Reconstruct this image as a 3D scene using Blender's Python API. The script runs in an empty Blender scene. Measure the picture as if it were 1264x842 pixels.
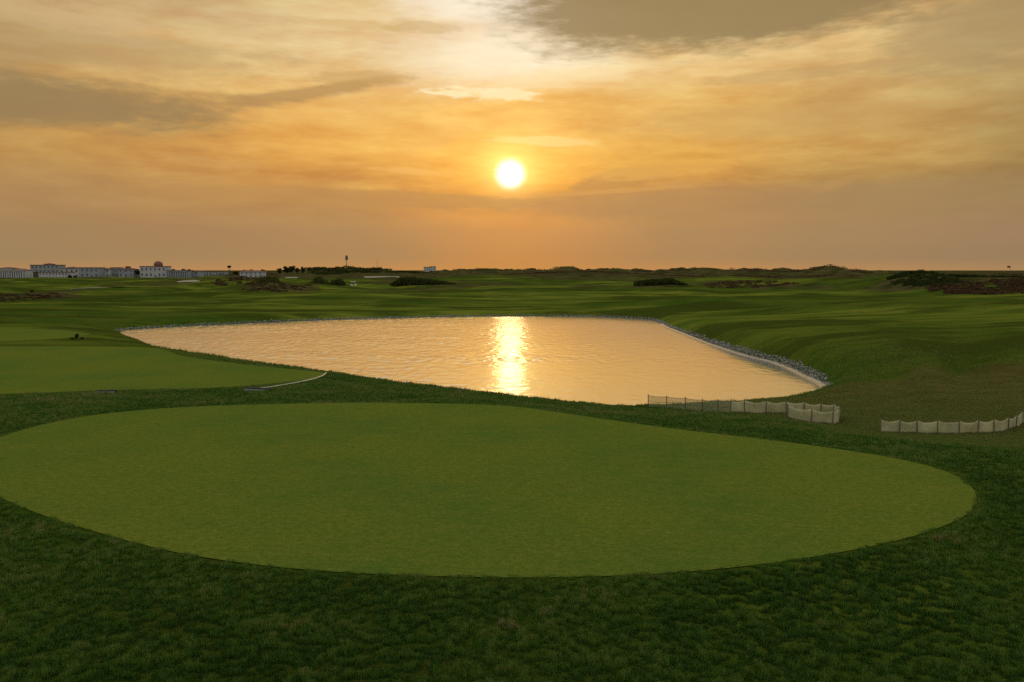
import bpy, bmesh, math, random
import numpy as np
random.seed(7); RNG = np.random.default_rng(11)
PI = math.pi
sc = bpy.context.scene
COL = sc.collection

# ------------------------------------------------------------------ camera
CH = 5.5                      # eye height above the near green
F, CX, CY, YH = 992.0, 632.0, 421.0, 333.0
PITCH = math.atan((CY - YH) / F)
cp, sp = math.cos(PITCH), math.sin(PITCH)

def ray(px, py):
    a = (px - CX) / F; b = (CY - py) / F
    return np.array([a, cp + b * sp, -sp + b * cp])
def at_z(px, py, z):
    d = ray(px, py); t = (z - CH) / d[2]
    return np.array([d[0]*t, d[1]*t, z])
def at_y(px, py, Y):
    d = ray(px, py); t = Y / d[1]
    return np.array([d[0]*t, Y, CH + d[2]*t])

cam_d = bpy.data.cameras.new('camera'); cam = bpy.data.objects.new('camera', cam_d); COL.objects.link(cam)
cam_d.sensor_width = 36; cam_d.lens = F / 1264 * 36
cam.location = (0, 0, CH); cam.rotation_euler = (PI/2 - PITCH, 0, 0)
cam_d.clip_start = 0.1; cam_d.clip_end = 20000
sc.camera = cam

# ------------------------------------------------------------------ colours
def lin(c):
    return tuple(((v/255)/12.92 if v/255 <= .04045 else ((v/255+.055)/1.055)**2.4) for v in c)
def rgba(c): return (c[0], c[1], c[2], 1)

# ------------------------------------------------------------------ node helper
class NG:
    def __init__(s, nt): s.nt = nt; s.n = nt.nodes; s.l = nt.links
    def node(s, t, **k):
        n = s.n.new(t)
        for a, b in k.items(): setattr(n, a, b)
        return n
    def inp(s, sock, v):
        if v is None: return
        if isinstance(v, bpy.types.NodeSocket): s.l.new(v, sock)
        else: sock.default_value = v
    def m(s, op, a, b=None, c=None, clamp=False):
        n = s.node('ShaderNodeMath', operation=op, use_clamp=clamp)
        s.inp(n.inputs[0], a); s.inp(n.inputs[1], b); s.inp(n.inputs[2], c)
        return n.outputs[0]
    def add(s, a, b): return s.m('ADD', a, b)
    def sub(s, a, b): return s.m('SUBTRACT', a, b)
    def mul(s, a, b): return s.m('MULTIPLY', a, b)
    def smooth(s, x, lo, hi, a=0.0, b=1.0):
        n = s.node('ShaderNodeMapRange', interpolation_type='SMOOTHSTEP')
        s.inp(n.inputs[0], x); s.inp(n.inputs[1], lo); s.inp(n.inputs[2], hi); s.inp(n.inputs[3], a); s.inp(n.inputs[4], b)
        return n.outputs[0]
    def lerp(s, x, lo, hi, a=0.0, b=1.0):
        n = s.node('ShaderNodeMapRange')
        s.inp(n.inputs[0], x); s.inp(n.inputs[1], lo); s.inp(n.inputs[2], hi); s.inp(n.inputs[3], a); s.inp(n.inputs[4], b)
        return n.outputs[0]
    def mix(s, f, a, b, bt='MIX'):
        n = s.node('ShaderNodeMix', data_type='RGBA', blend_type=bt)
        s.inp(n.inputs[0], f); s.inp(n.inputs[6], a); s.inp(n.inputs[7], b)
        return n.outputs[2]
    def noise(s, vec, scale=1.0, detail=4.0, rough=.5, dist=0.0):
        n = s.node('ShaderNodeTexNoise'); n.noise_dimensions = '3D'
        s.inp(n.inputs['Vector'], vec); n.inputs['Scale'].default_value = scale
        n.inputs['Detail'].default_value = detail; n.inputs['Roughness'].default_value = rough
        n.inputs['Distortion'].default_value = dist
        return n.outputs[0]
    def xyz(s, x, y, z=0.0):
        n = s.node('ShaderNodeCombineXYZ'); s.inp(n.inputs[0], x); s.inp(n.inputs[1], y); s.inp(n.inputs[2], z)
        return n.outputs[0]
    def vscale(s, v, sc3, rot=0.0):
        n = s.node('ShaderNodeMapping'); s.inp(n.inputs[0], v); n.inputs[3].default_value = sc3
        n.inputs[2].default_value = (0, 0, rot)
        return n.outputs[0]
    def attr(s, name, what=2):
        n = s.node('ShaderNodeAttribute'); n.attribute_name = name
        return n.outputs[what]

# ------------------------------------------------------------------ sky
def pix_uv(px, py):
    d = ray(px, py); d = d / np.linalg.norm(d)
    return math.atan2(d[0], d[1]), math.asin(d[2])
SUN_D = ray(630, 215); SUN_D = SUN_D / np.linalg.norm(SUN_D)
SUN_EL = math.asin(SUN_D[2])

def build_world():
    w = bpy.data.worlds.new('World'); sc.world = w; w.use_nodes = True
    nt = w.node_tree; nt.nodes.clear(); g = NG(nt)
    out = g.node('ShaderNodeOutputWorld'); bg = g.node('ShaderNodeBackground')
    nt.links.new(bg.outputs[0], out.inputs[0])
    tc = g.node('ShaderNodeTexCoord'); sep = g.node('ShaderNodeSeparateXYZ')
    nt.links.new(tc.outputs['Generated'], sep.inputs[0])
    x, y, z = sep.outputs
    u0 = g.m('ARCTAN2', x, y); v0 = g.m('ARCSINE', z)
    # streaky turbulence in azimuth / elevation
    st = g.noise(g.xyz(g.mul(u0, 5.0), g.mul(v0, 26.0), 1.3), 1, 6, .62)
    st2 = g.noise(g.xyz(g.mul(u0, 14.0), g.mul(v0, 60.0), 7.7), 1, 6, .6)
    st3 = g.noise(g.xyz(g.mul(u0, 3.0), g.mul(v0, 11.0), 4.1), 1, 5, .55)
    u = g.add(u0, g.mul(g.sub(st3, .5), .16))
    v = g.add(v0, g.add(g.mul(g.sub(st, .5), .050), g.mul(g.sub(st2, .5), .014)))
    # keep the low haze layer smooth
    low = g.smooth(v0, 0.03, .11)
    v = g.add(g.mul(v, low), g.mul(v0, g.sub(1.0, low)))
    rows = [336, 322, 300, 280, 240, 200, 160, 120, 80, 40, 0]
    cols = {
     0:   [(176,130,80),(158,127,84),(160,128,86),(166,130,84),(186,142,82),(192,146,80),(190,150,88),(192,156,98),(192,158,104),(184,152,102),(176,148,104)],
     200: [(184,134,80),(166,130,84),(166,128,84),(172,132,84),(194,144,80),(206,154,82),(216,168,92),(220,176,106),(222,184,122),(208,178,126),(205,174,122)],
     420: [(196,138,72),(178,134,80),(176,134,84),(182,138,84),(200,146,80),(228,166,80),(236,178,92),(236,188,112),(232,196,136),(236,206,152),(226,196,142)],
     630: [(206,140,64),(204,138,66),(208,144,74),(218,150,76),(236,162,68),(250,182,80),(250,192,98),(248,202,122),(252,228,180),(250,230,192),(254,238,210)],
     840: [(196,138,74),(176,132,80),(176,134,84),(182,138,84),(204,150,80),(226,168,78),(230,176,92),(232,186,108),(240,204,140),(240,208,148),(226,190,130)],
     1050:[(182,134,80),(162,127,84),(164,130,87),(168,132,87),(174,136,80),(202,156,84),(204,162,94),(212,172,106),(226,188,124),(222,186,124),(204,170,112)],
     1264:[(170,130,82),(152,122,86),(156,124,88),(158,126,88),(156,126,78),(174,142,84),(178,146,90),(184,152,96),(192,158,102),(176,146,96),(158,134,86)],
    }
    h = g.m('DIVIDE', v, .62, clamp=True)
    prev = None; pu = None
    for px, cl in cols.items():
        r = g.node('ShaderNodeValToRGB'); cr = r.color_ramp; cr.interpolation = 'CARDINAL'
        els = [(max(0.0, pix_uv(630, ry)[1]) / .62, c) for ry, c in zip(rows, cl)]
        els.append((.66, (214, 204, 176)))
        els.append((1.0, (246, 248, 238)))  # overhead sky out of view, brightened to light the ground
        cr.elements[0].position = els[0][0]; cr.elements[0].color = rgba(lin(els[0][1]))
        cr.elements[1].position = 1.0; cr.elements[1].color = rgba(lin(els[-1][1]))
        for p, c in els[1:-1]:
            e = cr.elements.new(p); e.color = rgba(lin(c))
        g.inp(r.inputs[0], h)
        cu = pix_uv(px, 200)[0]
        if prev is None: prev = r.outputs[0]
        else: prev = g.mix(g.smooth(u, pu, cu), prev, r.outputs[0])
        pu = cu
    col = prev
    # fade to a bright unseen sky away from the sun, raised to light the ground
    ns = g.node('ShaderNodeTexSky'); ns.sky_type = 'NISHITA'; ns.sun_disc = False
    ns.sun_elevation = SUN_EL; ns.sun_rotation = 0.0; ns.dust_density = 3.0; ns.air_density = 1.4
    nis = g.mix(1.0, ns.outputs[0], (.10, .10, .10, 1), 'MULTIPLY')
    back = g.mix(.9, nis, rgba(lin((238, 242, 232))))
    au = g.m('ABSOLUTE', u0)
    col = g.mix(g.smooth(au, .62, 1.5, 0, .85), col, back)
    # streak brightness
    k = g.add(1.0, g.mul(g.mul(g.sub(st, .5), .42), low))
    k = g.add(k, g.mul(g.mul(g.sub(st2, .5), .36), low))
    col = g.mix(1.0, col, g.xyz(k, g.mul(k, k), g.m('POWER', k, 2.6)), 'MULTIPLY')
    # cloud shapes: centre, half size, tilt, colour, amount, noise, edge
    blobs = [
      (635, 66, 115, 32, 6, (255,240,210), .62, .8, 1.6),
      (610, 6, 110, 22, -4, (255,242,218), .72, .9, 1.1),
      (700, 96, 130, 9, 6, (252,226,170), .5, 1.2, .8),
      (965, -42, 320, 76, 5, (148,125,84), .92, .34, .42),
      (1240, 32, 130, 36, 4, (166,142,98), .6, .9, 1.0),
      (1010, 88, 110, 6, 2, (196,160,104), .5, 1.2, .7),
      (20, 122, 200, 25, 1, (144,121,84), .78, .9, 1.1),
      (160, 136, 80, 9, 3, (156,128,86), .5, .8, 1.0),
      (380, 115, 100, 7, 10, (182,142,88), .8, .8, 1.0),
      (440, 96, 60, 7, 3, (196,156,92), .55, 1.0, .7),
      (525, 32, 50, 6, 2, (200,164,104), .5, 1.6, 1.0),
      (430, 30, 60, 6, 0, (214,176,116), .6, 1.2, .7),
      (60, 16, 90, 18, -6, (214,184,134), .55, 1.4, .8),
      (100, 60, 190, 20, 0, (178,150,104), .5, 1.0, 1.0),
      (612, 116, 52, 5.5, -2, (255,240,190), .75, 2.4, .9),
      (680, 174, 56, 5, -2, (255,218,138), .75, 1.0, .8),
      (540, 168, 44, 14, 12, (244,190,104), .45, 1.2, 1.0),
      (880, 250, 260, 20, 0, (180,138,88), .6, .5, .8),
      (765, 222, 62, 12, 10, (196,144,78), .85, 1.1, .4),
      (760, 236, 90, 3, 3, (216,160,86), .6, 1.2, .6),
      (1190, 240, 180, 20, 0, (160,130,86), .6, .5, 1.0),
      (430, 244, 230, 10, -1, (192,142,80), .65, .7, .5),
      (510, 212, 50, 4, -3, (250,190,104), .55, 1.2, .8),
      (820, 208, 90, 10, 4, (236,178,86), .55, 1.2, .8),
      (1030, 228, 24, 5, 20, (190,148,88), .4, 1.0, 1.0),
      (245, 200, 50, 5, -3, (214,164,96), .4, 1.2, .8),
      (960, 150, 160, 18, 0, (204,162,96), .45, 1.0, 1.0),
      (0, 222, 160, 24, 0, (174,138,90), .4, .5, 1.2),
    ]
    bn = g.noise(g.xyz(g.mul(u0, 11.0), g.mul(v0, 48.0), 3.3), 1, 6, .62)
    bn2 = g.noise(g.xyz(g.mul(u0, 34.0), g.mul(v0, 150.0), 8.3), 1, 5, .6)
    for (bx, by, hw, hh, tilt, c, amt, nk, edge) in blobs:
        cu, cv = pix_uv(bx, by); hw /= F; hh /= F
        du = g.sub(u0, cu); dv = g.sub(v0, cv)
        ca, sa = math.cos(math.radians(tilt)), math.sin(math.radians(tilt))
        a = g.m('MULTIPLY_ADD', du, ca/hw, g.mul(dv, sa/hw))
        b = g.m('MULTIPLY_ADD', dv, ca/hh, g.mul(du, -sa/hh))
        r = g.m('SQRT', g.m('MULTIPLY_ADD', a, a, g.mul(b, b)))
        r = g.add(r, g.add(g.mul(g.sub(bn, .5), nk * 1.5), g.mul(g.sub(bn2, .5), nk * 1.3)))
        mk = g.smooth(r, 1 + edge*.5, 1 - edge*.5, 0, amt)
        col = g.mix(mk, col, rgba(lin(c)))
    col = g.mix(g.smooth(v0, .0, .14, .16, .05), col, rgba(lin((178, 148, 118))))
    # sun and its glow seen through the thin cloud
    vd = g.node('ShaderNodeVectorMath', operation='DOT_PRODUCT')
    nt.links.new(tc.outputs['Generated'], vd.inputs[0]); vd.inputs[1].default_value = tuple(SUN_D)
    ang = g.m('ARCCOSINE', g.m('MINIMUM', vd.outputs['Value'], 1.0))
    cut = g.smooth(g.add(v0, g.mul(g.sub(bn, .5), .01)), SUN_EL - .034, SUN_EL - .006, .30, 1.0)
    g1 = g.mul(g.m('EXPONENT', g.mul(g.m('POWER', g.m('DIVIDE', ang, .030), 2.0), -1.0)), cut)
    g2 = g.mul(g.m('EXPONENT', g.mul(g.m('DIVIDE', ang, .075), -1.0)), cut)
    disc = g.mul(g.m('POWER', g.smooth(ang, .026, .010), 2.0), cut)
    def addc(c0, f, c):
        n = g.node('ShaderNodeMix', data_type='RGBA', blend_type='ADD'); n.clamp_result = False
        g.inp(n.inputs[0], 1.0); g.inp(n.inputs[6], c0)
        mm = g.node('ShaderNodeVectorMath', operation='SCALE'); mm.inputs[0].default_value = c; g.inp(mm.inputs[3], f)
        g.inp(n.inputs[7], mm.outputs[0]); return n.outputs[2]
    col = addc(col, g2, (.30, .15, .02))
    col = addc(col, g1, (.55, .42, .14))
    col = addc(col, disc, (.7, .8, 1.1))
    g.inp(bg.inputs[0], col); bg.inputs[1].default_value = 1.0
    w.cycles.sampling_method = 'MANUAL'; w.cycles.sample_map_resolution = 1024
build_world()

sun_l = bpy.data.lights.new('sun', 'SUN'); sun_l.energy = 0.008; sun_l.angle = math.radians(2)
sun_l.color = (1.0, .52, .16)
sun = bpy.data.objects.new('sun', sun_l); COL.objects.link(sun)
from mathutils import Vector, Matrix
sun.rotation_euler = Vector(tuple(SUN_D)).to_track_quat('Z', 'Y').to_euler()

# ------------------------------------------------------------------ objects helpers
def tag(o, label=None, cat=None, group=None, kind=None):
    if label: o['label'] = label
    if cat: o['category'] = cat
    if group: o['group'] = group
    if kind: o['kind'] = kind
    return o
def link(name, me, mat=None, parent=None, smooth=False):
    o = bpy.data.objects.new(name, me); COL.objects.link(o)
    if mat: me.materials.append(mat)
    if parent: o.parent = parent
    if smooth: me.shade_smooth()
    return o
def from_bm(name, bm, mat, parent=None, smooth=False):
    me = bpy.data.meshes.new(name); bm.normal_update(); bm.to_mesh(me); bm.free()
    return link(name, me, mat, parent, smooth)
def empty(name, loc, rz=0):
    o = bpy.data.objects.new(name, None); COL.objects.link(o); o.location = tuple(float(v) for v in loc); o.rotation_euler = (0, 0, rz)
    o.empty_display_size = .2
    return o
def box(bm, x0, x1, y0, y1, z0, z1, taper=0):
    vs = [bm.verts.new(p) for p in ((x0,y0,z0),(x1,y0,z0),(x1,y1,z0),(x0,y1,z0),
          (x0+taper,y0+taper,z1),(x1-taper,y0+taper,z1),(x1-taper,y1-taper,z1),(x0+taper,y1-taper,z1))]
    for f in ((0,3,2,1),(4,5,6,7),(0,1,5,4),(1,2,6,5),(2,3,7,6),(3,0,4,7)): bm.faces.new([vs[i] for i in f])
def cone(bm, p0, p1, r0, r1, seg=8):
    p0 = Vector(p0); p1 = Vector(p1); d = p1 - p0
    q = d.to_track_quat('Z', 'Y')
    a = [bm.verts.new(p0 + q @ Vector((r0*math.cos(2*PI*i/seg), r0*math.sin(2*PI*i/seg), 0))) for i in range(seg)]
    b = [bm.verts.new(p1 + q @ Vector((r1*math.cos(2*PI*i/seg), r1*math.sin(2*PI*i/seg), 0))) for i in range(seg)]
    for i in range(seg): bm.faces.new((a[i], a[(i+1)%seg], b[(i+1)%seg], b[i]))
    bm.faces.new(a[::-1]); bm.faces.new(b)
def np_mesh(name, verts, faces, uniform=None):
    """faces: (n,k) array"""
    me = bpy.data.meshes.new(name); n, k = faces.shape
    me.vertices.add(len(verts)); me.vertices.foreach_set('co', np.ascontiguousarray(verts, dtype=np.float32).ravel())
    me.loops.add(n*k); me.loops.foreach_set('vertex_index', np.ascontiguousarray(faces, dtype=np.int32).ravel())
    me.polygons.add(n); me.polygons.foreach_set('loop_start', np.arange(0, n*k, k, dtype=np.int32))
    me.update(calc_edges=True); return me
def fattr(me, name, arr):
    a = me.attributes.new(name, 'FLOAT', 'POINT'); a.data.foreach_set('value', np.ascontiguousarray(arr, dtype=np.float32))

# ------------------------------------------------------------------ value noise
_T = RNG.random((256, 256))
def vnoise(x, y):
    xi = np.floor(x).astype(int); yi = np.floor(y).astype(int); fx = x-xi; fy = y-yi
    fx = fx*fx*(3-2*fx); fy = fy*fy*(3-2*fy)
    a = _T[xi & 255, yi & 255]; b = _T[(xi+1) & 255, yi & 255]; c = _T[xi & 255, (yi+1) & 255]; d = _T[(xi+1) & 255, (yi+1) & 255]
    return (a*(1-fx)+b*fx)*(1-fy)+(c*(1-fx)+d*fx)*fy
def fbm(x, y, o=4):
    s = 0; a = .5; t = 0
    for i in range(o):
        s = s + a*vnoise(x*2**i+17.3*i, y*2**i+9.1*i); t += a; a *= .5
    return s/t*2-1
def sstep(x, a, b):
    t = np.clip((x-a)/(b-a), 0, 1); return t*t*(3-2*t)

# ------------------------------------------------------------------ layout in the world
def smooth_poly(P, n=6):
    P = np.array(P); m = len(P); out = []
    for i in range(m):
        p0, p1, p2, p3 = P[(i-1) % m], P[i], P[(i+1) % m], P[(i+2) % m]
        for k in range(n):
            t = k/n
            out.append(.5*((2*p1)+(-p0+p2)*t+(2*p0-5*p1+4*p2-p3)*t*t+(-p0+3*p1-3*p2+p3)*t**3))
    return np.array(out)
def sdist(P, X, Y):
    """signed distance to polygon, negative inside"""
    P = np.asarray(P); X = np.asarray(X, float); Y = np.asarray(Y, float)
    mk = (X > P[:, 0].min()-14) & (X < P[:, 0].max()+14) & (Y > P[:, 1].min()-14) & (Y < P[:, 1].max()+14)
    if X.size > 500 and not mk.all():
        o = np.full(X.shape, 14.0)
        if mk.any(): o[mk] = sdist(P, X[mk], Y[mk])
        return o
    d = np.full(X.shape, 1e18); inside = np.zeros(X.shape, bool); n = len(P)
    for i in range(n):
        ax, ay = P[i]; bx, by = P[(i+1) % n]; ex, ey = bx-ax, by-ay
        t = np.clip(((X-ax)*ex+(Y-ay)*ey)/(ex*ex+ey*ey+1e-12), 0, 1)
        d = np.minimum(d, (X-ax-ex*t)**2+(Y-ay-ey*t)**2)
        c = ((ay > Y) != (by > Y)) & (X < ex*(Y-ay)/(by-ay+1e-18)+ax); inside ^= c
    d = np.sqrt(d); return np.where(inside, -d, d)

ZW = -2.5
G1px = [(0,540),(60,523),(140,510),(250,502),(400,498),(500,498),(600,500),(650,504),(700,511),(760,520),(850,532),(960,545),(1080,562),(1150,577),(1188,593),(1205,612),(1197,632),(1165,650),(1100,670),(1000,689),(900,702),(800,710),(650,714),(500,711),(400,706),(300,696),(200,679),(100,652),(40,632),(0,615),(-50,590),(-62,572),(-40,556)]
G1 = smooth_poly([at_z(x, y, 0)[:2] for x, y in G1px], 5)
ZG2 = -0.8
G2px = [(-60,429),(0,428),(100,428),(190,430),(226,440),(300,450),(370,457),(402,461),(385,468),(330,475),(240,480),(140,482),(60,485),(0,487),(-80,489),(-150,470),(-140,440)]
G2 = smooth_poly([at_z(x, y, ZG2)[:2] for x, y in G2px], 5)
ZG3 = -1.2
G3px = [(-80,407),(0,406),(60,407),(104,411),(108,414),(60,419),(0,422),(-90,424),(-130,414)]
G3 = smooth_poly([at_z(x, y, ZG3)[:2] for x, y in G3px], 5)

far_px = [(1019,480),(1000,468),(960,450),(915,438),(870,423),(840,411),(822,404),(812,398),(795,394),(740,391),(630,390),(500,392),(400,395),(300,399),(200,404),(150,409)]
FAR = [at_z(x, y, ZW)[:2] for x, y in far_px]
crest = [(158,416,-1.9),(172,422,-1.6),(200,430,-1.3),(240,437,-1.2),(300,447,-1.1),(400,463,-1.0),(500,477,-1.1),(580,486,-1.2),(640,492,-1.3),(700,498,-1.45),(760,503,-1.6),(830,501,-1.75),(900,495,-1.85),(960,489,-2.0),(1000,484,-2.15)]
CR = [at_z(x, y, z) for x, y, z in crest]
NEAR = []
for c in CR:
    n = c[:2] + np.array([0.25, 1.0]) * (1.2 + (c[2]-ZW) * 1.5)
    NEAR.append(n)
LAKE = smooth_poly(FAR + NEAR, 5)

ctrl = []
def cz(px, py, z): ctrl.append(at_z(px, py, z))
for p in G1[::9]: ctrl.append(np.array([p[0], p[1], 0.0]))
for p in ((300,560),(630,560),(900,600),(600,640),(300,640)): cz(*p, 0)
for p in ((0,842),(400,842),(800,842),(1264,842),(1264,700),(-100,700),(100,760),(1000,760),(1400,650)): cz(*p, 0)
for x, y in ((0,3),(-6,6),(6,6),(-10,2),(10,2),(0,9)): ctrl.append(np.array([x, y, 0.0]))
for c in CR: ctrl.append(c)
for p in G2[::6]: ctrl.append(np.array([p[0], p[1], ZG2]))
for p in G3[::6]: ctrl.append(np.array([p[0], p[1], ZG3]))
for p in ((0,508,-.35),(100,498,-.45),(200,491,-.5),(300,488,-.5),(450,488,-.55),(600,495,-.6),(-80,520,-.2),
          (760,511,-.7),(850,516,-.8),(900,524,-.6),(1000,540,-.35),(1100,552,-.25),(1200,560,-.35),(1264,590,-.2),(1264,555,-.7),
          (1050,500,-1.7),(1150,500,-1.7),(1264,498,-1.6),(1050,530,-1.1),(1150,538,-1.1),(1264,536,-1.1),(1000,520,-1.2),(950,508,-1.5),
          (1100,472,-1.8),(1180,465,-1.7),(1264,458,-1.5),(1264,440,-.5),(1150,445,-.6),(1060,455,-1.1),(1000,440,-.9),(1100,425,-.2),(1264,420,.2),
          (900,415,-.9),(900,395,-1.0),(1000,400,-.4),(1100,390,-.2),(1264,385,.2),(1400,440,.2),(1400,500,-1.4),(1400,385,.4),
          (830,385,-1.6),(900,375,-1.2),(1000,372,-.9),(1264,366,.2),(1100,368,-.4),
          (740,380,-1.7),(630,378,-1.7),(500,379,-1.7),(400,381,-1.7),(300,384,-1.6),(200,390,-1.6),(120,398,-1.6),(130,405,-1.9),
          (60,399,-1.2),(0,398,-1.1),(-150,400,-1),(60,424,-1.1),(150,425,-1.3),(0,385,-1.3),(120,383,-1.4),(-150,380,-1.3),
          (200,370,-1.4),(0,370,-1.4),(400,368,-1.4),(630,366,-1.3),(800,366,-1.3),(950,362,-.9),(1150,360,0),
          (0,355,-1.4),(200,355,-1.4),(400,355,-1.2),(630,355,-.9),(800,355,-.9),(1000,355,-.4),(1200,355,.6),(-200,350,-1.6),
          (60,348,-2.2),(200,348,-2.2),(300,347,-1.9),(450,347,-.8),(630,346,.2),(800,346,.0),(1000,346,.6),(1200,346,1.2)):
    cz(*p)
for a in range(-60, 61, 10):
    for r, z in ((1000, -1.5), (2500, -1.5), (7000, -1.5)):
        ctrl.append(np.array([r*math.sin(math.radians(a)), r*math.cos(math.radians(a)), z]))
for a in list(range(-180, -70, 20)) + list(range(80, 180, 20)):
    for r, z in ((6, 0), (30, -.3), (120, -.6), (600, -1), (4000, -1.5)):
        ctrl.append(np.array([r*math.sin(math.radians(a)), r*math.cos(math.radians(a)), z]))
ctrl = np.array(ctrl)
def warp(X, Y):
    r = np.sqrt(X*X+Y*Y)+1e-6; l = np.log(r+2)
    return X/r*l*1.0, Y/r*l*1.0, l
cw = np.stack(warp(ctrl[:, 0], ctrl[:, 1]), 1); cw[:, 2] *= .0
def kern(d2): return np.sqrt(d2+.0004)
D2 = ((cw[:, None]-cw[None])**2).sum(-1)
N = len(cw); A = np.zeros((N+1, N+1)); A[:N, :N] = kern(D2) - np.eye(N)*.004; A[:N, N] = 1; A[N, :N] = 1
W = np.linalg.solve(A, np.concatenate([ctrl[:, 2], [0]]))

# mounds: px, top py, distance, half width px, depth share
DUNES = [
 (40,361,190,60,.10),(-40,360,190,40,.10),(95,357,260,45,.06),(140,350,350,30,.06),(215,350,380,50,.07),(160,353,300,60,.05),
 (295,341,400,38,.09),(335,349,270,42,.09),(385,350,290,30,.08),(355,343,420,40,.08),(262,345,470,40,.07),(440,345,400,60,.10),(520,347,330,60,.10),
 (420,330.5,1100,62,.10),(470,333,1000,40,.09),(365,332,1150,26,.08),
 (585,333,900,26,.05),(640,334,850,40,.05),(697,330.5,780,17,.04),(665,333,760,45,.05),(745,333.5,820,30,.05),(720,336,560,110,.10),(600,339,500,60,.09),
 (790,335,800,30,.05),(830,333.5,760,22,.04),(878,331.5,700,26,.05),(925,335,700,24,.05),(985,336,650,40,.05),(900,341,390,75,.12),(960,345,330,70,.10),
 (1040,343,290,60,.12),(1060,337.5,800,40,.05),(1120,336.5,420,30,.06),(1148,338,235,36,.10),(1205,343,225,50,.12),(1290,342,215,70,.12),(1215,351,185,80,.08),(1110,347,250,22,.08),
 (560,336.5,1300,60,.06),(260,335.5,1500,120,.06),(90,337,1400,150,.06),(780,350,330,60,.07),
 (680,352,270,120,.10),(50,342.5,480,60,.06),(130,341.5,520,60,.06),(200,342.5,500,50,.06),(265,341,540,40,.05),(700,328.8,720,15,.03),(600,331.5,760,22,.03),(868,330.2,690,20,.03),(935,332,700,30,.03),(1085,333.5,700,24,.03),(760,331.5,740,18,.03),(815,332,700,16,.03),(1010,333,700,22,.03),(1010,377,118,60,.10),(1120,374,112,70,.09),(1240,372,105,60,.10),(930,372,165,50,.08),(760,362,215,60,.08),(520,368,175,60,.06),(330,374,160,70,.05),(240,361,230,50,.07),(610,347,330,60,.08),(840,356,250,50,.06),(980,360,210,60,.07),(560,358,220,120,.08),(1180,368,140,120,.07),(870,366,160,90,.07),(430,362,200,90,.07),(200,366,180,100,.06),
]
DN = []
for px, py, dist, hw, ds in DUNES:
    p = at_y(px, py, dist); DN.append((p[0], p[1], p[2], hw/F*dist, ds*dist))

def base_exact(X, Y):
    wx, wy, _ = warp(X, Y)
    out = np.full(X.shape, W[N])
    for i in range(N):
        out = out + W[i]*kern((wx-cw[i, 0])**2+(wy-cw[i, 1])**2)
    return out
class PolarGrid:
    """bilinear lookup of heights stored on rings and bearings"""
    def __init__(s, rr, th, Z): s.rr, s.th, s.Z = rr, th, Z
    def __call__(s, X, Y):
        R = np.clip(np.sqrt(X*X+Y*Y), s.rr[0], s.rr[-1]*.999); T = np.arctan2(X, Y)
        i = np.clip(np.searchsorted(s.rr, R, side='right')-1, 0, len(s.rr)-2); fi = (R-s.rr[i])/(s.rr[i+1]-s.rr[i])
        t = np.concatenate([s.th, [s.th[0]+2*PI]]); T = np.where(T < t[0], T+2*PI, T)
        j = np.clip(np.searchsorted(t, T, side='right')-1, 0, len(t)-2); fj = (T-t[j])/(t[j+1]-t[j]); j2 = (j+1) % len(s.th)
        Z = s.Z
        return (Z[i, j]*(1-fj)+Z[i, j2]*fj)*(1-fi)+(Z[i+1, j]*(1-fj)+Z[i+1, j2]*fj)*fi
_rr = np.exp(np.arange(math.log(.5), math.log(9500), .03)); _th = np.radians(np.concatenate([np.arange(-180, -46, 4), np.arange(-46, 46, 1.0), np.arange(46, 180, 4)]))
_R, _Tq = np.meshgrid(_rr, _th, indexing='ij')
base_h = PolarGrid(_rr, _th, base_exact(_R*np.sin(_Tq), _R*np.cos(_Tq)))
def height(X, Y, fine=True):
    X = np.asarray(X, float); Y = np.asarray(Y, float); r = np.sqrt(X*X+Y*Y)
    H = base_h(X, Y)
    far = sstep(r, 60, 500)
    H = H + fbm(X/9, Y/9, 3)*.10*sstep(r, 14, 45)*(1-far*.3)
    H = H + fbm(X/40+5, Y/26+3, 4)*1.0*sstep(r, 135, 330)
    pxa = CX+F*X/np.maximum(Y, 1)*(Y > 0)
    mid = sstep(r, 150, 260)*(1-sstep(r, 420, 560))
    H = H + fbm(X/22+15, Y/26+33, 4)*1.9*mid
    rid = sstep(r, 520, 760)*(1-sstep(r, 1000, 1500))*(.12+.88*sstep(pxa, 470, 590))*(1-.85*sstep(pxa, 1040, 1110))
    H = H + (3.9+fbm(X/24+5, Y/70+3, 5)*7.5+1.8*np.abs(fbm(X/9+2, Y/50, 3)))*rid
    for (x, y, z, sx, sy) in DN:
        g = np.exp(-((X-x)/sx)**2*1.1-((Y-y)/sy)**2)
        k = np.clip(z-H, 0, None)
        H = H + g*k
    g2d = sdist(G2, X, Y); g3d = sdist(G3, X, Y); g1d = sdist(G1, X, Y)
    H = H + (ZG2-H)*(1-sstep(g2d, 0, 1.6)); H = H + (ZG3-H)*(1-sstep(g3d, 0, 2.5)); H = H + (0-H)*(1-sstep(g1d, 0, 1.0))
    d = sdist(LAKE, X, Y)
    H = np.maximum(H, ZW+.35)
    nearside = (Y < 54+np.clip(-X, 0, 60)*.9).astype(float)*(X < 22)
    wdt = 2.6*nearside+4.0*(1-nearside)
    t = np.clip(d/wdt, 0, 1); s = t*(2-t)
    Hout = ZW-.03+(H-ZW+.03)*s
    Hin = ZW-.03+np.clip(d, -6, 0)*.35
    H = np.where(d > 0, Hout, Hin)
    if fine:
        rough = sstep(np.minimum(np.minimum(g1d, g2d), g3d), 0.02, .5)*(d > .5)
        H = H + rough*fbm(X/.45, Y/.45, 3)*.030*(1-sstep(r, 40, 80))
        H = H + rough*fbm(X/2.2, Y/2.2, 3)*.05*(1-sstep(r, 60, 160))
    return H

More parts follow.
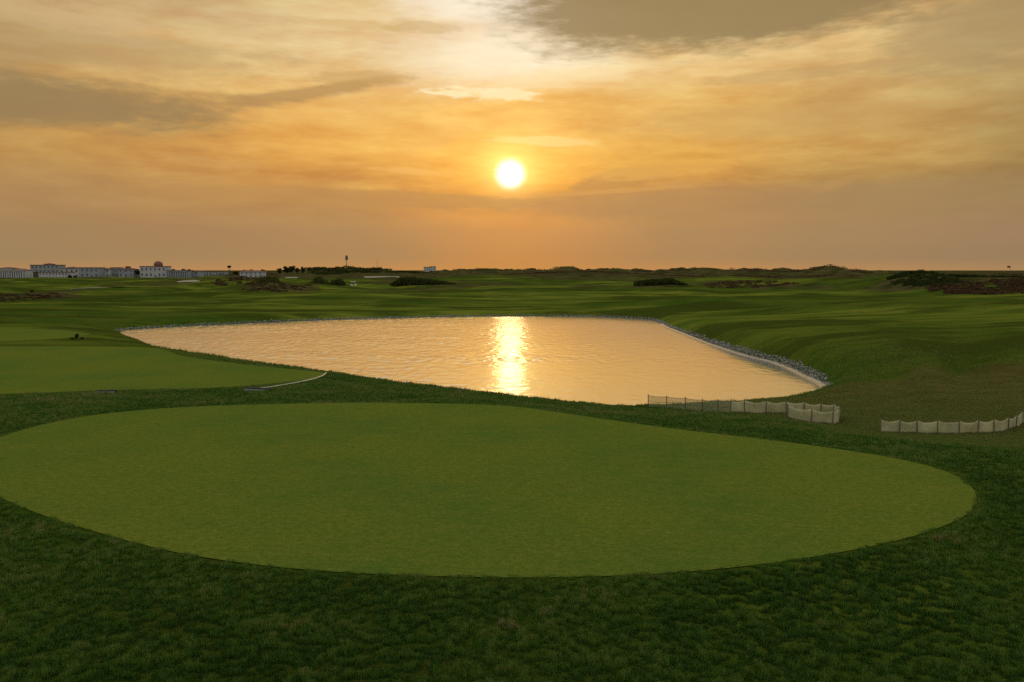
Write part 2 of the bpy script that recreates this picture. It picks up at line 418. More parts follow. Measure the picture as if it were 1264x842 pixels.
# ------------------------------------------------------------------ terrain sheet
def terrain():
    th = np.concatenate([np.linspace(-180, -44, 60)[:-1], np.arange(-44, 44, .16), np.linspace(44, 180, 60)[:-1]])
    th = np.radians(th); n = len(th)
    rr = [0.6]
    while rr[-1] < 9000:
        r = rr[-1]
        q = 1.05 if r < 8 else (1.0085 if r < 60 else (1.010 if r < 1500 else 1.03))
        rr.append(r*q)
    rr = np.array(rr); m = len(rr)
    R, T = np.meshgrid(rr, th, indexing='ij'); X = R*np.sin(T); Y = R*np.cos(T)
    Z = height(X.ravel(), Y.ravel())
    global land; land = PolarGrid(rr, th, Z.reshape(X.shape))
    V = np.stack([X.ravel(), Y.ravel(), Z], 1); V = np.vstack([V, [0, 0, 0]])
    i, j = np.meshgrid(np.arange(m-1), np.arange(n), indexing='ij'); j2 = (j+1) % n
    Fq = np.stack([i*n+j, i*n+j2, (i+1)*n+j2, (i+1)*n+j], -1).reshape(-1, 4)[:, ::-1]
    tri = np.stack([np.arange(n), np.full(n, len(V)-1), np.full(n, len(V)-1), (np.arange(n)+1) % n], 1)
    me = np_mesh('ground', V, Fq)
    X = V[:, 0]; Y = V[:, 1]; r = np.sqrt(X*X+Y*Y)
    # cover masks (what grows where)
    DRY = smooth_poly([at_z(*p)[:2] for p in ((850,506,-1.7),(930,494,-2),(1010,484,-2.2),(1050,479,-2),(1100,472,-1.8),(1180,465,-1.7),(1264,457,-1.5),(1420,450,-1),(1500,520,-1.2),(1400,560,-.8),(1264,556,-.7),(1130,548,-.7),(1040,535,-.9),(960,520,-1.2),(890,512,-1.5))], 3)
    dry = 1-sstep(sdist(DRY, X, Y)+fbm(X/1.5, Y/1.5, 3)*1.2, -.8, .9)
    sh = sdist(LAKE, X, Y)
    fattr(me, 'dry', dry)
    scrub = np.zeros(len(V))
    for px, py, dist, hw, hd in ((40,366,190,70,.09),(300,345,400,45,.06),(345,354,265,52,.07),(400,352,300,30,.05),(1180,352,215,100,.16),(1120,340,260,36,.10),(700,345,600,240,.22),(1000,345,560,140,.2),(860,340,640,120,.2),(450,338,1000,160,.3),(560,340,800,100,.2),(880,352,330,40,.05)):
        p = at_y(px, py, dist)
        e = ((X-p[0])/(hw/F*dist))**2+((Y-p[1])/(hd*dist))**2
        scrub = np.maximum(scrub, 1-sstep(e+fbm(X/(.03*dist), Y/(.05*dist), 4)*.5, .5, 1.2))
    scrub = np.maximum(scrub, sstep(r, 520, 700))
    scrub = np.maximum(scrub, sstep(fbm(X/30+51, Y/42+12, 5), .10, .32)*sstep(r, 210, 300)*.9)
    fattr(me, 'scrub', scrub)
    fair = sstep(fbm(X/50+3, Y/30+8, 4), -.12, .12)*sstep(r, 50, 130)
    fattr(me, 'fair', fair)
    return me
def mat_new(name):
    m = bpy.data.materials.new(name); m.use_nodes = True; m.node_tree.nodes.clear()
    g = NG(m.node_tree); out = g.node('ShaderNodeOutputMaterial')
    return m, g, out
def pbsdf(g, out, col, rough=.7, spec=.3, bump=None, bs=.5, bd=.02, metallic=0.0):
    p = g.node('ShaderNodeBsdfPrincipled'); g.inp(p.inputs['Base Color'], col); g.inp(p.inputs['Roughness'], rough)
    p.inputs['Specular IOR Level'].default_value = spec; p.inputs['Metallic'].default_value = metallic
    if bump is not None:
        b = g.node('ShaderNodeBump'); b.inputs['Strength'].default_value = bs; b.inputs['Distance'].default_value = bd
        g.inp(b.inputs['Height'], bump); g.l.new(b.outputs[0], p.inputs['Normal'])
    g.l.new(p.outputs[0], out.inputs[0]); return p
def simple(name, c1, c2=None, scale=3.0, rough=.7, spec=.3, bd=.02, bs=.4):
    m, g, out = mat_new(name); tc = g.node('ShaderNodeTexCoord')
    n = g.noise(tc.outputs['Object'], scale, 5, .6)
    c2 = c2 or tuple(v*.8 for v in c1)
    col = g.mix(g.smooth(n, .35, .65), rgba(c1), rgba(c2))
    pbsdf(g, out, col, rough, spec, n, bs, bd); return m

def mat_ground():
    m, g, out = mat_new('grassland'); geo = g.node('ShaderNodeNewGeometry'); P = geo.outputs['Position']
    big = g.noise(P, .045, 5, .55); mid = g.noise(g.vscale(P, (.35, .9, 1)), 1, 5, .6)
    fine = g.noise(P, 3.2, 6, .65); tiny = g.noise(P, 22, 4, .6)
    band = g.noise(g.vscale(P, (.030, .060, 0), .15), 1, 6, .64)
    mow = g.noise(g.vscale(P, (.08, .22, 0), .1), 1, 4, .55)
    base = g.mix(g.smooth(mid, .35, .66), rgba((0.0367, 0.0655, 0.0070)), rgba((0.0673, 0.0974, 0.0110)))
    base = g.mix(g.smooth(big, .42, .62, 0, .6), base, rgba((0.1020, 0.1092, 0.0150)))
    fair = g.mix(g.smooth(mow, .38, .62), rgba((.080, .108, .012)), rgba((.150, .160, .020)))
    col = g.mix(g.attr('fair'), base, fair)
    col = g.mix(g.smooth(band, .53, .43, 0, .85), col, rgba((0.0408, 0.0521, 0.0080)))  # rough bands; their dark colour also stands in for shading on the mounds
    dryc = g.mix(g.smooth(mid, .38, .62), rgba((.085, .064, .018)), rgba((.135, .098, .032)))
    dryc = g.mix(g.smooth(fine, .40, .62, 0, .5), dryc, rgba((.045, .055, .012)))
    col = g.mix(g.mul(g.attr('dry'), .9), col, dryc)
    sn = g.noise(g.vscale(P, (1, 1, 3)), .09, 6, .65)
    sc_c = g.mix(g.smooth(sn, .38, .60), rgba((.030, .030, .010)), rgba((.090, .068, .028)))
    col = g.mix(g.mul(g.attr('scrub'), .88), col, sc_c)
    col = g.mix(g.smooth(fine, .30, .70, .55, 0), col, g.mix(1.0, col, (.45, .5, .45, 1), 'MULTIPLY'))
    col = g.mix(g.smooth(tiny, .35, .7, .35, 0), col, g.mix(1.0, col, (.5, .5, .5, 1), 'MULTIPLY'))
    pbsdf(g, out, col, .9, .0, g.add(g.mul(fine, 1.0), g.mul(tiny, .4)), .9, .10)
    return m
M_GROUND = mat_ground()
o = link('ground', terrain(), M_GROUND, smooth=True); tag(o, kind='structure')
o['label'] = 'rolling green golf course land around the lake'

# the mown greens
def mat_green():
    m, g, out = mat_new('putting_surface'); geo = g.node('ShaderNodeNewGeometry'); P = geo.outputs['Position']
    a = g.noise(P, .16, 6, .6); b = g.noise(g.vscale(P, (1, 2.0, 1), .35), 1.2, 6, .65); c = g.noise(g.vscale(P, (1, 1.5, 1), .25), 5.0, 6, .75); d = g.noise(P, 26, 4, .75)
    col = g.mix(g.smooth(a, .36, .62), rgba((.080, .122, .020)), rgba((.128, .142, .018)))
    col = g.mix(g.smooth(b, .40, .62, 0, .5), col, rgba((0.1500, 0.1442, 0.0250)))
    col = g.mix(g.smooth(c, .38, .58, .55, 0), col, rgba((0.0580, 0.0851, 0.0100)))
    col = g.mix(g.smooth(d, .42, .58, .65, 0), col, rgba((0.0520, 0.0794, 0.0090)))
    pbsdf(g, out, col, .85, .0, g.add(c, g.mul(d, .5)), .9, .03)
    return m
M_GREEN = mat_green()
def green_sheet(P, z, label, name='putting_green'):
    c = P.mean(0); n = len(P); rings = [0.03] + list(np.linspace(.1, 1, 28))
    V = []; 
    for s in rings:
        q = c+(P-c)*s; V.append(q)
    V = np.vstack(V); X, Y = V[:, 0], V[:, 1]
    Z = np.full(len(V), z+.018)
    m = len(rings); i, j = np.meshgrid(np.arange(m-1), np.arange(n), indexing='ij'); j2 = (j+1) % n
    Fq = np.stack([i*n+j, i*n+j2, (i+1)*n+j2, (i+1)*n+j], -1).reshape(-1, 4)
    area = .5*np.sum(P[:, 0]*np.roll(P[:, 1], -1)-np.roll(P[:, 0], -1)*P[:, 1])
    if area > 0: Fq = Fq[:, ::-1]
    me = np_mesh(name, np.stack([X, Y, Z], 1), Fq)
    bm = bmesh.new(); bm.from_mesh(me); bm.verts.ensure_lookup_table(); bm.faces.new([bm.verts[k] for k in range(n)])
    bmesh.ops.recalc_face_normals(bm, faces=bm.faces); bm.normal_update()
    if sum(f.normal.z for f in bm.faces) < 0: bmesh.ops.reverse_faces(bm, faces=bm.faces)
    bm.to_mesh(me); bm.free()
    o = link(name, me, M_GREEN, smooth=True); tag(o, label, None, None, 'structure'); return o
green_sheet(G1, 0, 'large oval putting green in the foreground')
green_sheet(G2, ZG2, 'second putting green left of the lake')
green_sheet(G3, ZG3, 'small distant putting green at the left edge')

# ------------------------------------------------------------------ lake
def mat_water():
    m, g, out = mat_new('lake_water'); geo = g.node('ShaderNodeNewGeometry'); P = geo.outputs['Position']
    s = g.node('ShaderNodeSeparateXYZ'); g.l.new(P, s.inputs[0])
    w1 = g.noise(g.vscale(P, (1.0, .8, 1), .15), 4.0, 3, .6)
    w2 = g.noise(g.vscale(P, (1.0, 1.5, 1), -.2), 4.5, 3, .6)
    w3 = g.noise(g.vscale(P, (1.0, 2.2, 1), .1), .5, 2, .5)
    wind = g.noise(g.vscale(P, (.5, 1.4, 1)), .035, 3, .5)
    # breezy on the west half, calm in the lee on the east
    rough = g.mul(g.smooth(g.add(s.outputs[0], g.mul(g.sub(wind, .5), 34.0)), 16.0, -14.0, .14, 1.0), 1.0)
    h = g.mul(g.add(g.add(g.mul(w1, .9), g.mul(w2, .30)), g.mul(w3, .8)), rough)
    b = g.node('ShaderNodeBump'); b.inputs['Strength'].default_value = 1.0; b.inputs['Distance'].default_value = .012
    g.inp(b.inputs['Height'], h)
    gl = g.node('ShaderNodeBsdfGlossy'); gl.inputs['Roughness'].default_value = .12; gl.inputs['Color'].default_value = (.96, .98, 1.0, 1)
    g.l.new(b.outputs[0], gl.inputs['Normal'])
    df = g.node('ShaderNodeBsdfDiffuse'); df.inputs['Color'].default_value = (.15, .18, .20, 1)
    fr = g.node('ShaderNodeLayerWeight'); fr.inputs[0].default_value = .5; g.l.new(b.outputs[0], fr.inputs['Normal'])
    fac = g.lerp(fr.outputs['Facing'], .45, .90, .08, .89)
    mx = g.node('ShaderNodeMixShader'); g.inp(mx.inputs[0], fac); g.l.new(df.outputs[0], mx.inputs[1]); g.l.new(gl.outputs[0], mx.inputs[2])
    g.l.new(mx.outputs[0], out.inputs[0]); return m
nrm = np.roll(LAKE, -1, 0)-np.roll(LAKE, 1, 0); nrm = np.stack([nrm[:, 1], -nrm[:, 0]], 1); nrm /= np.linalg.norm(nrm, axis=1)[:, None]
area = .5*np.sum(LAKE[:, 0]*np.roll(LAKE[:, 1], -1)-np.roll(LAKE[:, 0], -1)*LAKE[:, 1])
if area < 0: nrm = -nrm
def lake():
    x = np.arange(LAKE[:, 0].min()-1, LAKE[:, 0].max()+1, .16); y = np.arange(LAKE[:, 1].min()-1, LAKE[:, 1].max()+1, .22)
    Xg, Yg = np.meshgrid(x, y, indexing='ij'); X = Xg.ravel(); Y = Yg.ravel(); d = sdist(LAKE, X, Y)
    calm = .16+.84*sstep(-X+fbm(X/14, Y/9, 3)*16, -12, 12)
    streak = .65+.5*sstep(fbm(X/30+3, Y/4.5+1, 3), -.3, .3)
    Z = (fbm(X/.50+Y*.12, Y/.80, 3)*.052+fbm(X/4+9, Y/5, 2)*.03)*calm*streak
    Z = ZW+Z*sstep(-d, -.2, .5)
    n, m = Xg.shape; i, j = np.meshgrid(np.arange(n-1), np.arange(m-1), indexing='ij')
    Fq = np.stack([i*m+j, (i+1)*m+j, (i+1)*m+j+1, i*m+j+1], -1).reshape(-1, 4)
    Fq = Fq[(d[Fq] < .42).all(1)]
    used = np.unique(Fq); mp = np.full(len(X), -1); mp[used] = np.arange(len(used))
    me = np_mesh('water', np.stack([X, Y, Z], 1)[used], mp[Fq])
    o = link('water', me, mat_water(), smooth=True); tag(o, 'lake reflecting the setting sun', kind='structure')
lake()

# ------------------------------------------------------------------ riprap along the far and right bank
def ico(sub=1):
    bm = bmesh.new(); bmesh.ops.create_icosphere(bm, subdivisions=sub, radius=1)
    V = np.array([v.co[:] for v in bm.verts]); Fc = np.array([[v.index for v in f.verts] for f in bm.faces]); bm.free(); return V, Fc
IV, IF = ico(1)
def riprap():
    # centre line = shoreline pieces from the left tip round the far side to the right end
    idx = [i for i in range(0, 15*5+1)]
    line = LAKE[idx]; nn = nrm[idx]
    seg = np.linalg.norm(np.diff(line, axis=0), axis=1); cum = np.concatenate([[0], np.cumsum(seg)]); L = cum[-1]
    VV = []; FF = []; TT = []; k = 0
    s = 0
    pts = []
    while s < L:
        i = min(np.searchsorted(cum, s, side='right')-1, len(seg)-1); t = (s-cum[i])/seg[i]
        p = line[i]*(1-t)+line[i+1]*t; q = nn[i]*(1-t)+nn[i+1]*t
        dist = np.linalg.norm(p)
        wmax = .68 if p[0] > 12 and p[1] < 118 else .6
        nacross = 9 if dist < 90 else 5
        for _ in range(nacross):
            e = random.uniform(.05, wmax)*(.55 if i < 3 else 1)*random.uniform(.85, 1.1)
            pts.append((p[0]+q[0]*e+random.uniform(-.15, .15), p[1]+q[1]*e+random.uniform(-.15, .15), e))
        s += .22 if dist < 90 else .35
    pts = np.array(pts); Z = land(pts[:, 0], pts[:, 1])
    for (x, y, e), z in zip(pts, Z):
        d = math.hypot(x, y)
        r = random.choice((random.uniform(.03, .08), random.uniform(.06, .13)))*(1.0 if d < 90 else 1.2)
        jit = 1+RNG.uniform(-.28, .28, (len(IV), 1))
        a = random.uniform(0, 2*PI); ca, sa = math.cos(a), math.sin(a)
        v = IV*jit*np.array([r*random.uniform(.8, 1.4), r, r*random.uniform(.45, .8)])
        v = np.stack([v[:, 0]*ca-v[:, 1]*sa+x, v[:, 0]*sa+v[:, 1]*ca+y, v[:, 2]+z+r*.15], 1)
        VV.append(v); FF.append(IF+k); k += len(IV); TT.append(np.full(len(IV), random.random()))
    me = np_mesh('riprap', np.vstack(VV), np.vstack(FF)); fattr(me, 'tint', np.concatenate(TT))
    m, g, out = mat_new('grey_rock'); geo = g.node('ShaderNodeNewGeometry'); n = g.noise(geo.outputs['Position'], 6, 5, .6)
    col = g.mix(g.attr('tint'), rgba((.06, .058, .058)), rgba((.22, .205, .19)))
    col = g.mix(g.smooth(n, .3, .7, .4, 0), col, rgba((.07, .062, .05)))
    pbsdf(g, out, col, .6, .4, n, .5, .03)
    o = link('riprap', me, m); tag(o, 'broken grey stones lining the far and right banks of the lake', 'stones', None, 'stuff')
riprap()
# pale edging along the right waterline
def edging():
    idx = list(range(1, 34)); line = LAKE[idx]; nn = nrm[idx]
    bm = bmesh.new(); rows = []
    for p, q in zip(line, nn):
        w = random.uniform(.06, .22); i0 = p-q*.22; i1 = p+q*w
        rows.append([bm.verts.new((i0[0], i0[1], ZW-.15)), bm.verts.new((i0[0], i0[1], ZW+.05)), bm.verts.new((i1[0], i1[1], ZW+.13)), bm.verts.new((i1[0], i1[1], ZW-.15))])
    for a, b in zip(rows[:-1], rows[1:]):
        for k in range(4): bm.faces.new((a[k], a[(k+1) % 4], b[(k+1) % 4], b[k]))
    bm.faces.new(rows[0]); bm.faces.new(rows[-1][::-1])
    bmesh.ops.recalc_face_normals(bm, faces=bm.faces)
    m = simple('wet_pale_stone', (.30, .25, .20), (.20, .17, .14), 2, .25, .6)
    o = from_bm('shore_edging', bm, m); tag(o, 'pale stone edging at the waterline below the grey rocks on the right bank', 'edging')
edging()

# ------------------------------------------------------------------ grass blades of the near rough
def blades(X, Y, Z, hgt, wid, tint, lean=.55):
    n = len(X); a = RNG.uniform(0, 2*PI, n); l = RNG.uniform(.1, 1, n)*lean*hgt; b = RNG.uniform(0, 2*PI, n)
    dx, dy = np.cos(a)*wid/2, np.sin(a)*wid/2; lx, ly = np.cos(b)*l, np.sin(b)*l
    V = np.empty((n, 5, 3)); z0 = Z-.01
    V[:, 0] = np.stack([X-dx, Y-dy, z0], 1); V[:, 1] = np.stack([X+dx, Y+dy, z0], 1)
    V[:, 2] = np.stack([X+dx*.7+lx*.35, Y+dy*.7+ly*.35, Z+hgt*.6], 1); V[:, 3] = np.stack([X-dx*.7+lx*.35, Y-dy*.7+ly*.35, Z+hgt*.6], 1)
    V[:, 4] = np.stack([X+lx, Y+ly, Z+hgt], 1)
    base = (np.arange(n)*5)[:, None]
    T = np.concatenate([base+np.array([0, 1, 2]), base+np.array([0, 2, 3]), base+np.array([3, 2, 4])], 0)
    return V.reshape(-1, 3), T, np.repeat(tint, 5)
def mat_blade():
    m, g, out = mat_new('grass_blade'); t = g.attr('tint')
    r = g.node('ShaderNodeValToRGB'); cr = r.color_ramp
    cr.elements[0].position = 0; cr.elements[0].color = (.009, .022, .004, 1)
    cr.elements[1].position = 1; cr.elements[1].color = (.22, .175, .085, 1)
    for p, c in ((.28, (.022, .056, .007)), (.50, (.050, .112, .014)), (.74, (.105, .165, .022)), (.86, (.145, .125, .042))):
        e = cr.elements.new(p); e.color = rgba(c)
    g.inp(r.inputs[0], t)
    d = g.node('ShaderNodeBsdfDiffuse'); tr = g.node('ShaderNodeBsdfTranslucent'); gl = g.node('ShaderNodeBsdfGlossy')
    gl.inputs['Roughness'].default_value = .45; gl.inputs['Color'].default_value = (.8, .8, .8, 1)
    g.inp(d.inputs[0], r.outputs[0]); g.inp(tr.inputs[0], r.outputs[0])
    mx = g.node('ShaderNodeMixShader'); mx.inputs[0].default_value = .30; g.l.new(d.outputs[0], mx.inputs[1]); g.l.new(tr.outputs[0], mx.inputs[2])
    m2 = g.node('ShaderNodeMixShader'); m2.inputs[0].default_value = .012; g.l.new(mx.outputs[0], m2.inputs[1]); g.l.new(gl.outputs[0], m2.inputs[2])
    g.l.new(m2.outputs[0], out.inputs[0]); return m
M_BLADE = mat_blade()
def rough_grass():
    Xs = []; Ys = []
    rs = np.exp(np.linspace(math.log(8.0), math.log(75), 60))
    ang = math.radians(38)
    for r0, r1 in zip(rs[:-1], rs[1:]):
        dens = 15000*(10/r0)**2.15
        if r0 < 9.5: dens *= .35
        ar = ang*(r1*r1-r0*r0); n = int(dens*ar)
        r = np.sqrt(RNG.uniform(r0*r0, r1*r1, n)); t = RNG.uniform(-ang, ang, n)
        Xs.append(r*np.sin(t)); Ys.append(r*np.cos(t))
    X = np.concatenate(Xs); Y = np.concatenate(Ys)
    d1 = sdist(G1[::2], X, Y); keep = d1 > -.05+.05*fbm(X/.3, Y/.3, 2)
    X, Y, d1 = X[keep], Y[keep], d1[keep]
    # only what can be seen: nothing beyond the lake's near side that stays under a pixel
    d2 = sdist(G2[::2], X, Y); dl = sdist(LAKE[::2], X, Y)
    keep = (d2 > -.05) & (dl > .15)
    X, Y, d1, d2, dl = X[keep], Y[keep], d1[keep], d2[keep], dl[keep]
    r = np.sqrt(X*X+Y*Y)
    clump = fbm(X/.15, Y/.13, 3); patch = fbm(X/1.3+4, Y/1.0+9, 3); big = fbm(X/5+1, Y/5+2, 3)
    edge = sstep(np.minimum(d1, d2), 0, .45)
    keep = RNG.random(len(X)) < (1-sstep(r, 42, 74))*np.clip(.70+clump*1.5+patch*.3, .10, 1)
    X, Y, r, clump, patch, big, edge, dl = (a[keep] for a in (X, Y, r, clump, patch, big, edge, dl))
    Z = land(X, Y)
    h = (.022+.062*np.clip(.5+clump*1.5, 0, 1.3))*(.55+.45*edge)*(1+.35*patch)*RNG.uniform(.6, 1.35, len(X))*(1+sstep(r, 25, 60)*.5)
    h = np.maximum(h, .012)
    w = .0065*(r/11)**.85*RNG.uniform(.7, 1.4, len(X))
    DRY = [at_z(*p)[:2] for p in ((850,506,-1.7),(930,494,-2),(1010,484,-2.2),(1050,479,-2),(1180,465,-1.7),(1264,457,-1.5),(1500,460,-1),(1500,520,-1.2),(1400,560,-.8),(1264,556,-.7),(1130,548,-.7),(1040,535,-.9),(960,520,-1.2),(890,512,-1.5))]
    dd = sdist(np.array(DRY), X, Y)
    dry = 1-sstep(dd+fbm(X/1.5, Y/1.5, 3)*1.2, -.8, .9)
    tint = .38+clump*.42+patch*.26+big*.16+RNG.normal(0, .11, len(X))
    tint += sstep(r, 20, 50)*.16; tint += (1-edge)*.10+sstep(fbm(X/.7+31, Y/.5+7, 4), .36, .6)*.16
    tint = tint*(1-dry*.85)+dry*(.68+RNG.normal(0, .10, len(X)))
    h *= (1-.45*dry)
    tint = np.clip(tint, 0, 1)
    V, T, tt = blades(X, Y, Z, h, w, tint)
    me = np_mesh('rough_grass', V, T); fattr(me, 'tint', tt)
    print('blades', len(X))
    o = link('rough_grass', me, M_BLADE); tag(o, 'dark tufty rough grass around the near green', 'grass', None, 'stuff')
rough_grass()
def shore_weeds():
    V = []; pts = []
    CRa = np.array(CR)
    for i in range(len(CRa)-1):
        a, b = CRa[i], CRa[i+1]; n = int(np.linalg.norm(b-a)*9)
        for k in range(n):
            t = random.random(); p = a*(1-t)+b*t
            if fbm(np.array([p[0]/1.6]), np.array([p[1]/1.6]), 2)[0] < -.05: continue
            pts.append((p[0]+random.gauss(0, .25), p[1]+random.gauss(.2, .5)))
    pts = np.repeat(np.array(pts), 9, 0)+RNG.normal(0, .05, (len(pts)*9, 2))
    X, Y = pts.T; Z = land(X, Y); h = RNG.uniform(.06, .24, len(X)); w = np.full(len(X), .018)
    Vv, T, tt = blades(X, Y, Z, h, w, RNG.uniform(.1, .95, len(X)), .4)
    me = np_mesh('shore_weeds', Vv, T); fattr(me, 'tint', tt)
    o = link('shore_weeds', me, M_BLADE); tag(o, 'ragged weeds along the near edge of the lake', 'weeds', None, 'stuff')
shore_weeds()

# ------------------------------------------------------------------ foliage masses
def leaf_mass(name, centers, size, n, mat, parent=None, leaf=.12):
    """centers: array of (x,y,z,rx,ry,rz) ellipsoids filled with small leaf faces near their shells"""
    C = np.array(centers); vol = C[:, 3]*C[:, 4]+C[:, 3]*C[:, 5]; pr = vol/vol.sum(); k = RNG.choice(len(C), n, p=pr)
    u = RNG.normal(size=(n, 3)); u /= np.linalg.norm(u, axis=1)[:, None]; rad = RNG.uniform(.62, 1.06, n)[:, None]**.8
    P = C[k, :3]+u*C[k, 3:]*rad
    a = RNG.normal(size=(n, 3)); a /= np.linalg.norm(a, axis=1)[:, None]; b = np.cross(a, RNG.normal(size=(n, 3))); b /= np.linalg.norm(b, axis=1)[:, None]
    s = leaf*RNG.uniform(.6, 1.5, n)[:, None]
    V = np.stack([P-a*s, P+b*s*.6, P+a*s, P-b*s*.6], 1).reshape(-1, 3)
    T = (np.arange(n)*4)[:, None]+np.array([0, 1, 2, 3])
    me = np_mesh(name, V, T); fattr(me, 'tint', np.repeat(np.clip(RNG.normal(.5, .22, n), 0, 1), 4))
    return link(name, me, mat, parent)
def mat_leaf(name, c1, c2):
    m, g, out = mat_new(name); col = g.mix(g.attr('tint'), rgba(c1), rgba(c2))
    d = g.node('ShaderNodeBsdfDiffuse'); tr = g.node('ShaderNodeBsdfTranslucent'); g.inp(d.inputs[0], col); g.inp(tr.inputs[0], col)
    mx = g.node('ShaderNodeMixShader'); mx.inputs[0].default_value = .2; g.l.new(d.outputs[0], mx.inputs[1]); g.l.new(tr.outputs[0], mx.inputs[2])
    g.l.new(mx.outputs[0], out.inputs[0]); return m
M_LEAF = mat_leaf('dark_leaf', (.020, .028, .008), (.060, .062, .018))
M_LEAF_B = mat_leaf('brown_leaf', (.040, .024, .013), (.100, .056, .032))
M_LEAF_G = mat_leaf('green_leaf', (.016, .026, .008), (.045, .056, .015))
M_BARK = simple('bark', (.07, .05, .035), None, 4)

def gz(x, y): return float(land(np.array([x]), np.array([y]))[0])
def hedge(x0, x1, ytop, ybase, dist, label, mat=M_LEAF, prof=None, name='bush', leaf=.16, group=None):
    """a long bush; silhouette given by the pixel span it fills at its distance"""
    n = max(4, int((x1-x0)/3.2)); a = at_y((x0+x1)/2, ybase, dist); z0 = gz(a[0], dist)
    top = at_y(x0, ytop, dist)[2]; H = max(top-z0, .6)
    root = empty(name, (a[0], dist, z0-.1))
    cs = []; W2 = (x1-x0)/F*dist
    for i in range(n):
        t = (i+.5)/n; pr = prof(t) if prof else math.sin(PI*min(max(t, .03), .97))**.45
        h = H*pr*random.uniform(.88, 1.05); x = (t-.5)*W2
        for q in range(2):
            yy = random.uniform(-.5, .5)*H*1.3; gzz = gz(a[0]+x, dist+yy)-z0
            cs.append((x+random.uniform(-.3, .3), yy, gzz+h*.42, W2/n*1.25, H*.8, h*.58))
    nl = int(min(9000, 260*len(cs)))
    leaf_mass('foliage', cs, 1, nl, mat, root, leaf)
    for c_ in cs[::max(3, len(cs)//5)]:
        bm = bmesh.new(); cone(bm, (c_[0], c_[1], c_[2]-c_[5]-.5), (c_[0]+.1, c_[1], c_[2]), .05, .02, 5)
        from_bm('stem', bm, M_BARK, root)
    tag(root, label, 'bush', group); return root
hedge(484, 560, 340.5, 354, 300, 'large dark wedge shaped bush sloping down to the right beyond the lake', M_LEAF, lambda t: (.30+.70*min(1, t/.12)) if t < .35 else max(.12, 1-(t-.35)*1.25), leaf=.22)
hedge(785, 846, 343, 352, 300, 'low flat topped dark hedge on the slope right of the sun reflection', M_LEAF, lambda t: min(1, .75+t) if t < .7 else max(.15, 1-(t-.7)*2.6), leaf=.2)
hedge(318, 346, 339, 346, 330, 'small dark bush right of the brown dune', M_LEAF, leaf=.2)
hedge(384, 404, 341, 346.5, 330, 'rounded dark bush left of the small flat bush', M_LEAF, leaf=.2)
hedge(407, 424, 343, 347, 325, 'small flat bush right of the rounded dark one', M_LEAF, leaf=.2)
hedge(1100, 1172, 332.5, 350, 250, 'tall dark scrub crowning the dune at the right', M_LEAF_G, lambda t: .35+.65*min(1, t/.5) if t < .6 else max(.5, 1-(t-.6)*.9), leaf=.22)
hedge(1172, 1230, 338, 350, 235, 'dark scrub strip between the tall dune scrub and the flag', M_LEAF_G, lambda t: .8, leaf=.2)
hedge(1225, 1300, 340, 352, 225, 'dark green scrub below the golf flag at the right edge', M_LEAF_G, lambda t: .8, leaf=.2)
def hit(px, py, t0=100, t1=900):
    ts = np.linspace(t0, t1, 1600); d = ray(px, py); X = d[0]/d[1]*ts; Zr = CH+d[2]/d[1]*ts
    h = land(X, ts); k = Zr <= h
    if not k.any(): return None
    i = int(np.argmax(k)); return X[i], ts[i], h[i]
def heath(poly, n, rad, label, mat, t0, t1, leaf, per=60):
    """low heath growing over the face of a dune, inside the outline it has from the tee"""
    P = np.array(poly, float); x0, y0 = P.min(0); x1, y1 = P.max(0); cs = []
    while len(cs) < n:
        q = np.array([[random.uniform(x0, x1)], [random.uniform(y0, y1)]]); n = n if random.random() > .0005 else n-1
        if sdist(P, q[0], q[1])[0] > 0: continue
        h = hit(q[0, 0], q[1, 0], t0, t1)
        if h is None: n -= 1; continue
        r = rad*random.uniform(.6, 1.4); cs.append((h[0], h[1], h[2]+r*.2, r*1.8, r*1.8, r*.7))
    cs = np.array(cs); c = cs[:, :3].mean(0); root = empty('bush', (c[0], c[1], float(land(c[:1], c[1:2])[0])))
    cs[:, 0] -= c[0]; cs[:, 1] -= c[1]; cs[:, 2] -= root.location.z
    leaf_mass('foliage', cs, 1, len(cs)*per, mat, root, leaf); tag(root, label, 'bush'); return root
heath([(1165,350),(1200,347),(1264,344),(1300,343),(1300,362),(1240,363),(1190,365),(1150,361),(1140,355)], 330, .45, 'reddish brown heath covering the face of the right dune below the flag', M_LEAF_B, 120, 300, .16, 70)
heath([(1102,349),(1120,341),(1150,337),(1176,341),(1190,350),(1160,354),(1120,353)], 160, .5, 'dark heath on the front of the dune under the tall scrub', M_LEAF_G, 150, 320, .18, 70)
heath([(-10,364),(40,362),(100,364),(70,369),(0,373),(-10,372)], 70, .25, 'long dark brown heath patch on the mound at far left', M_LEAF_B, 120, 330, .14, 60)
heath([(296,359),(310,353),(345,350),(392,352),(380,357),(340,361)], 60, .4, 'reddish brown heath patch on the low dune', M_LEAF_B, 180, 420, .18, 60)
heath([(250,352),(275,344),(300,341),(322,346),(330,351),(290,353)], 70, .5, 'dark brown heath over the dune in front of the town', M_LEAF_B, 250, 560, .24, 60)
heath([(870,352),(900,347),(960,348),(985,351),(930,355),(880,356)], 110, .5, 'dark low heath on the green slope right of the flat topped hedge', M_LEAF_B, 200, 600, .2, 50)

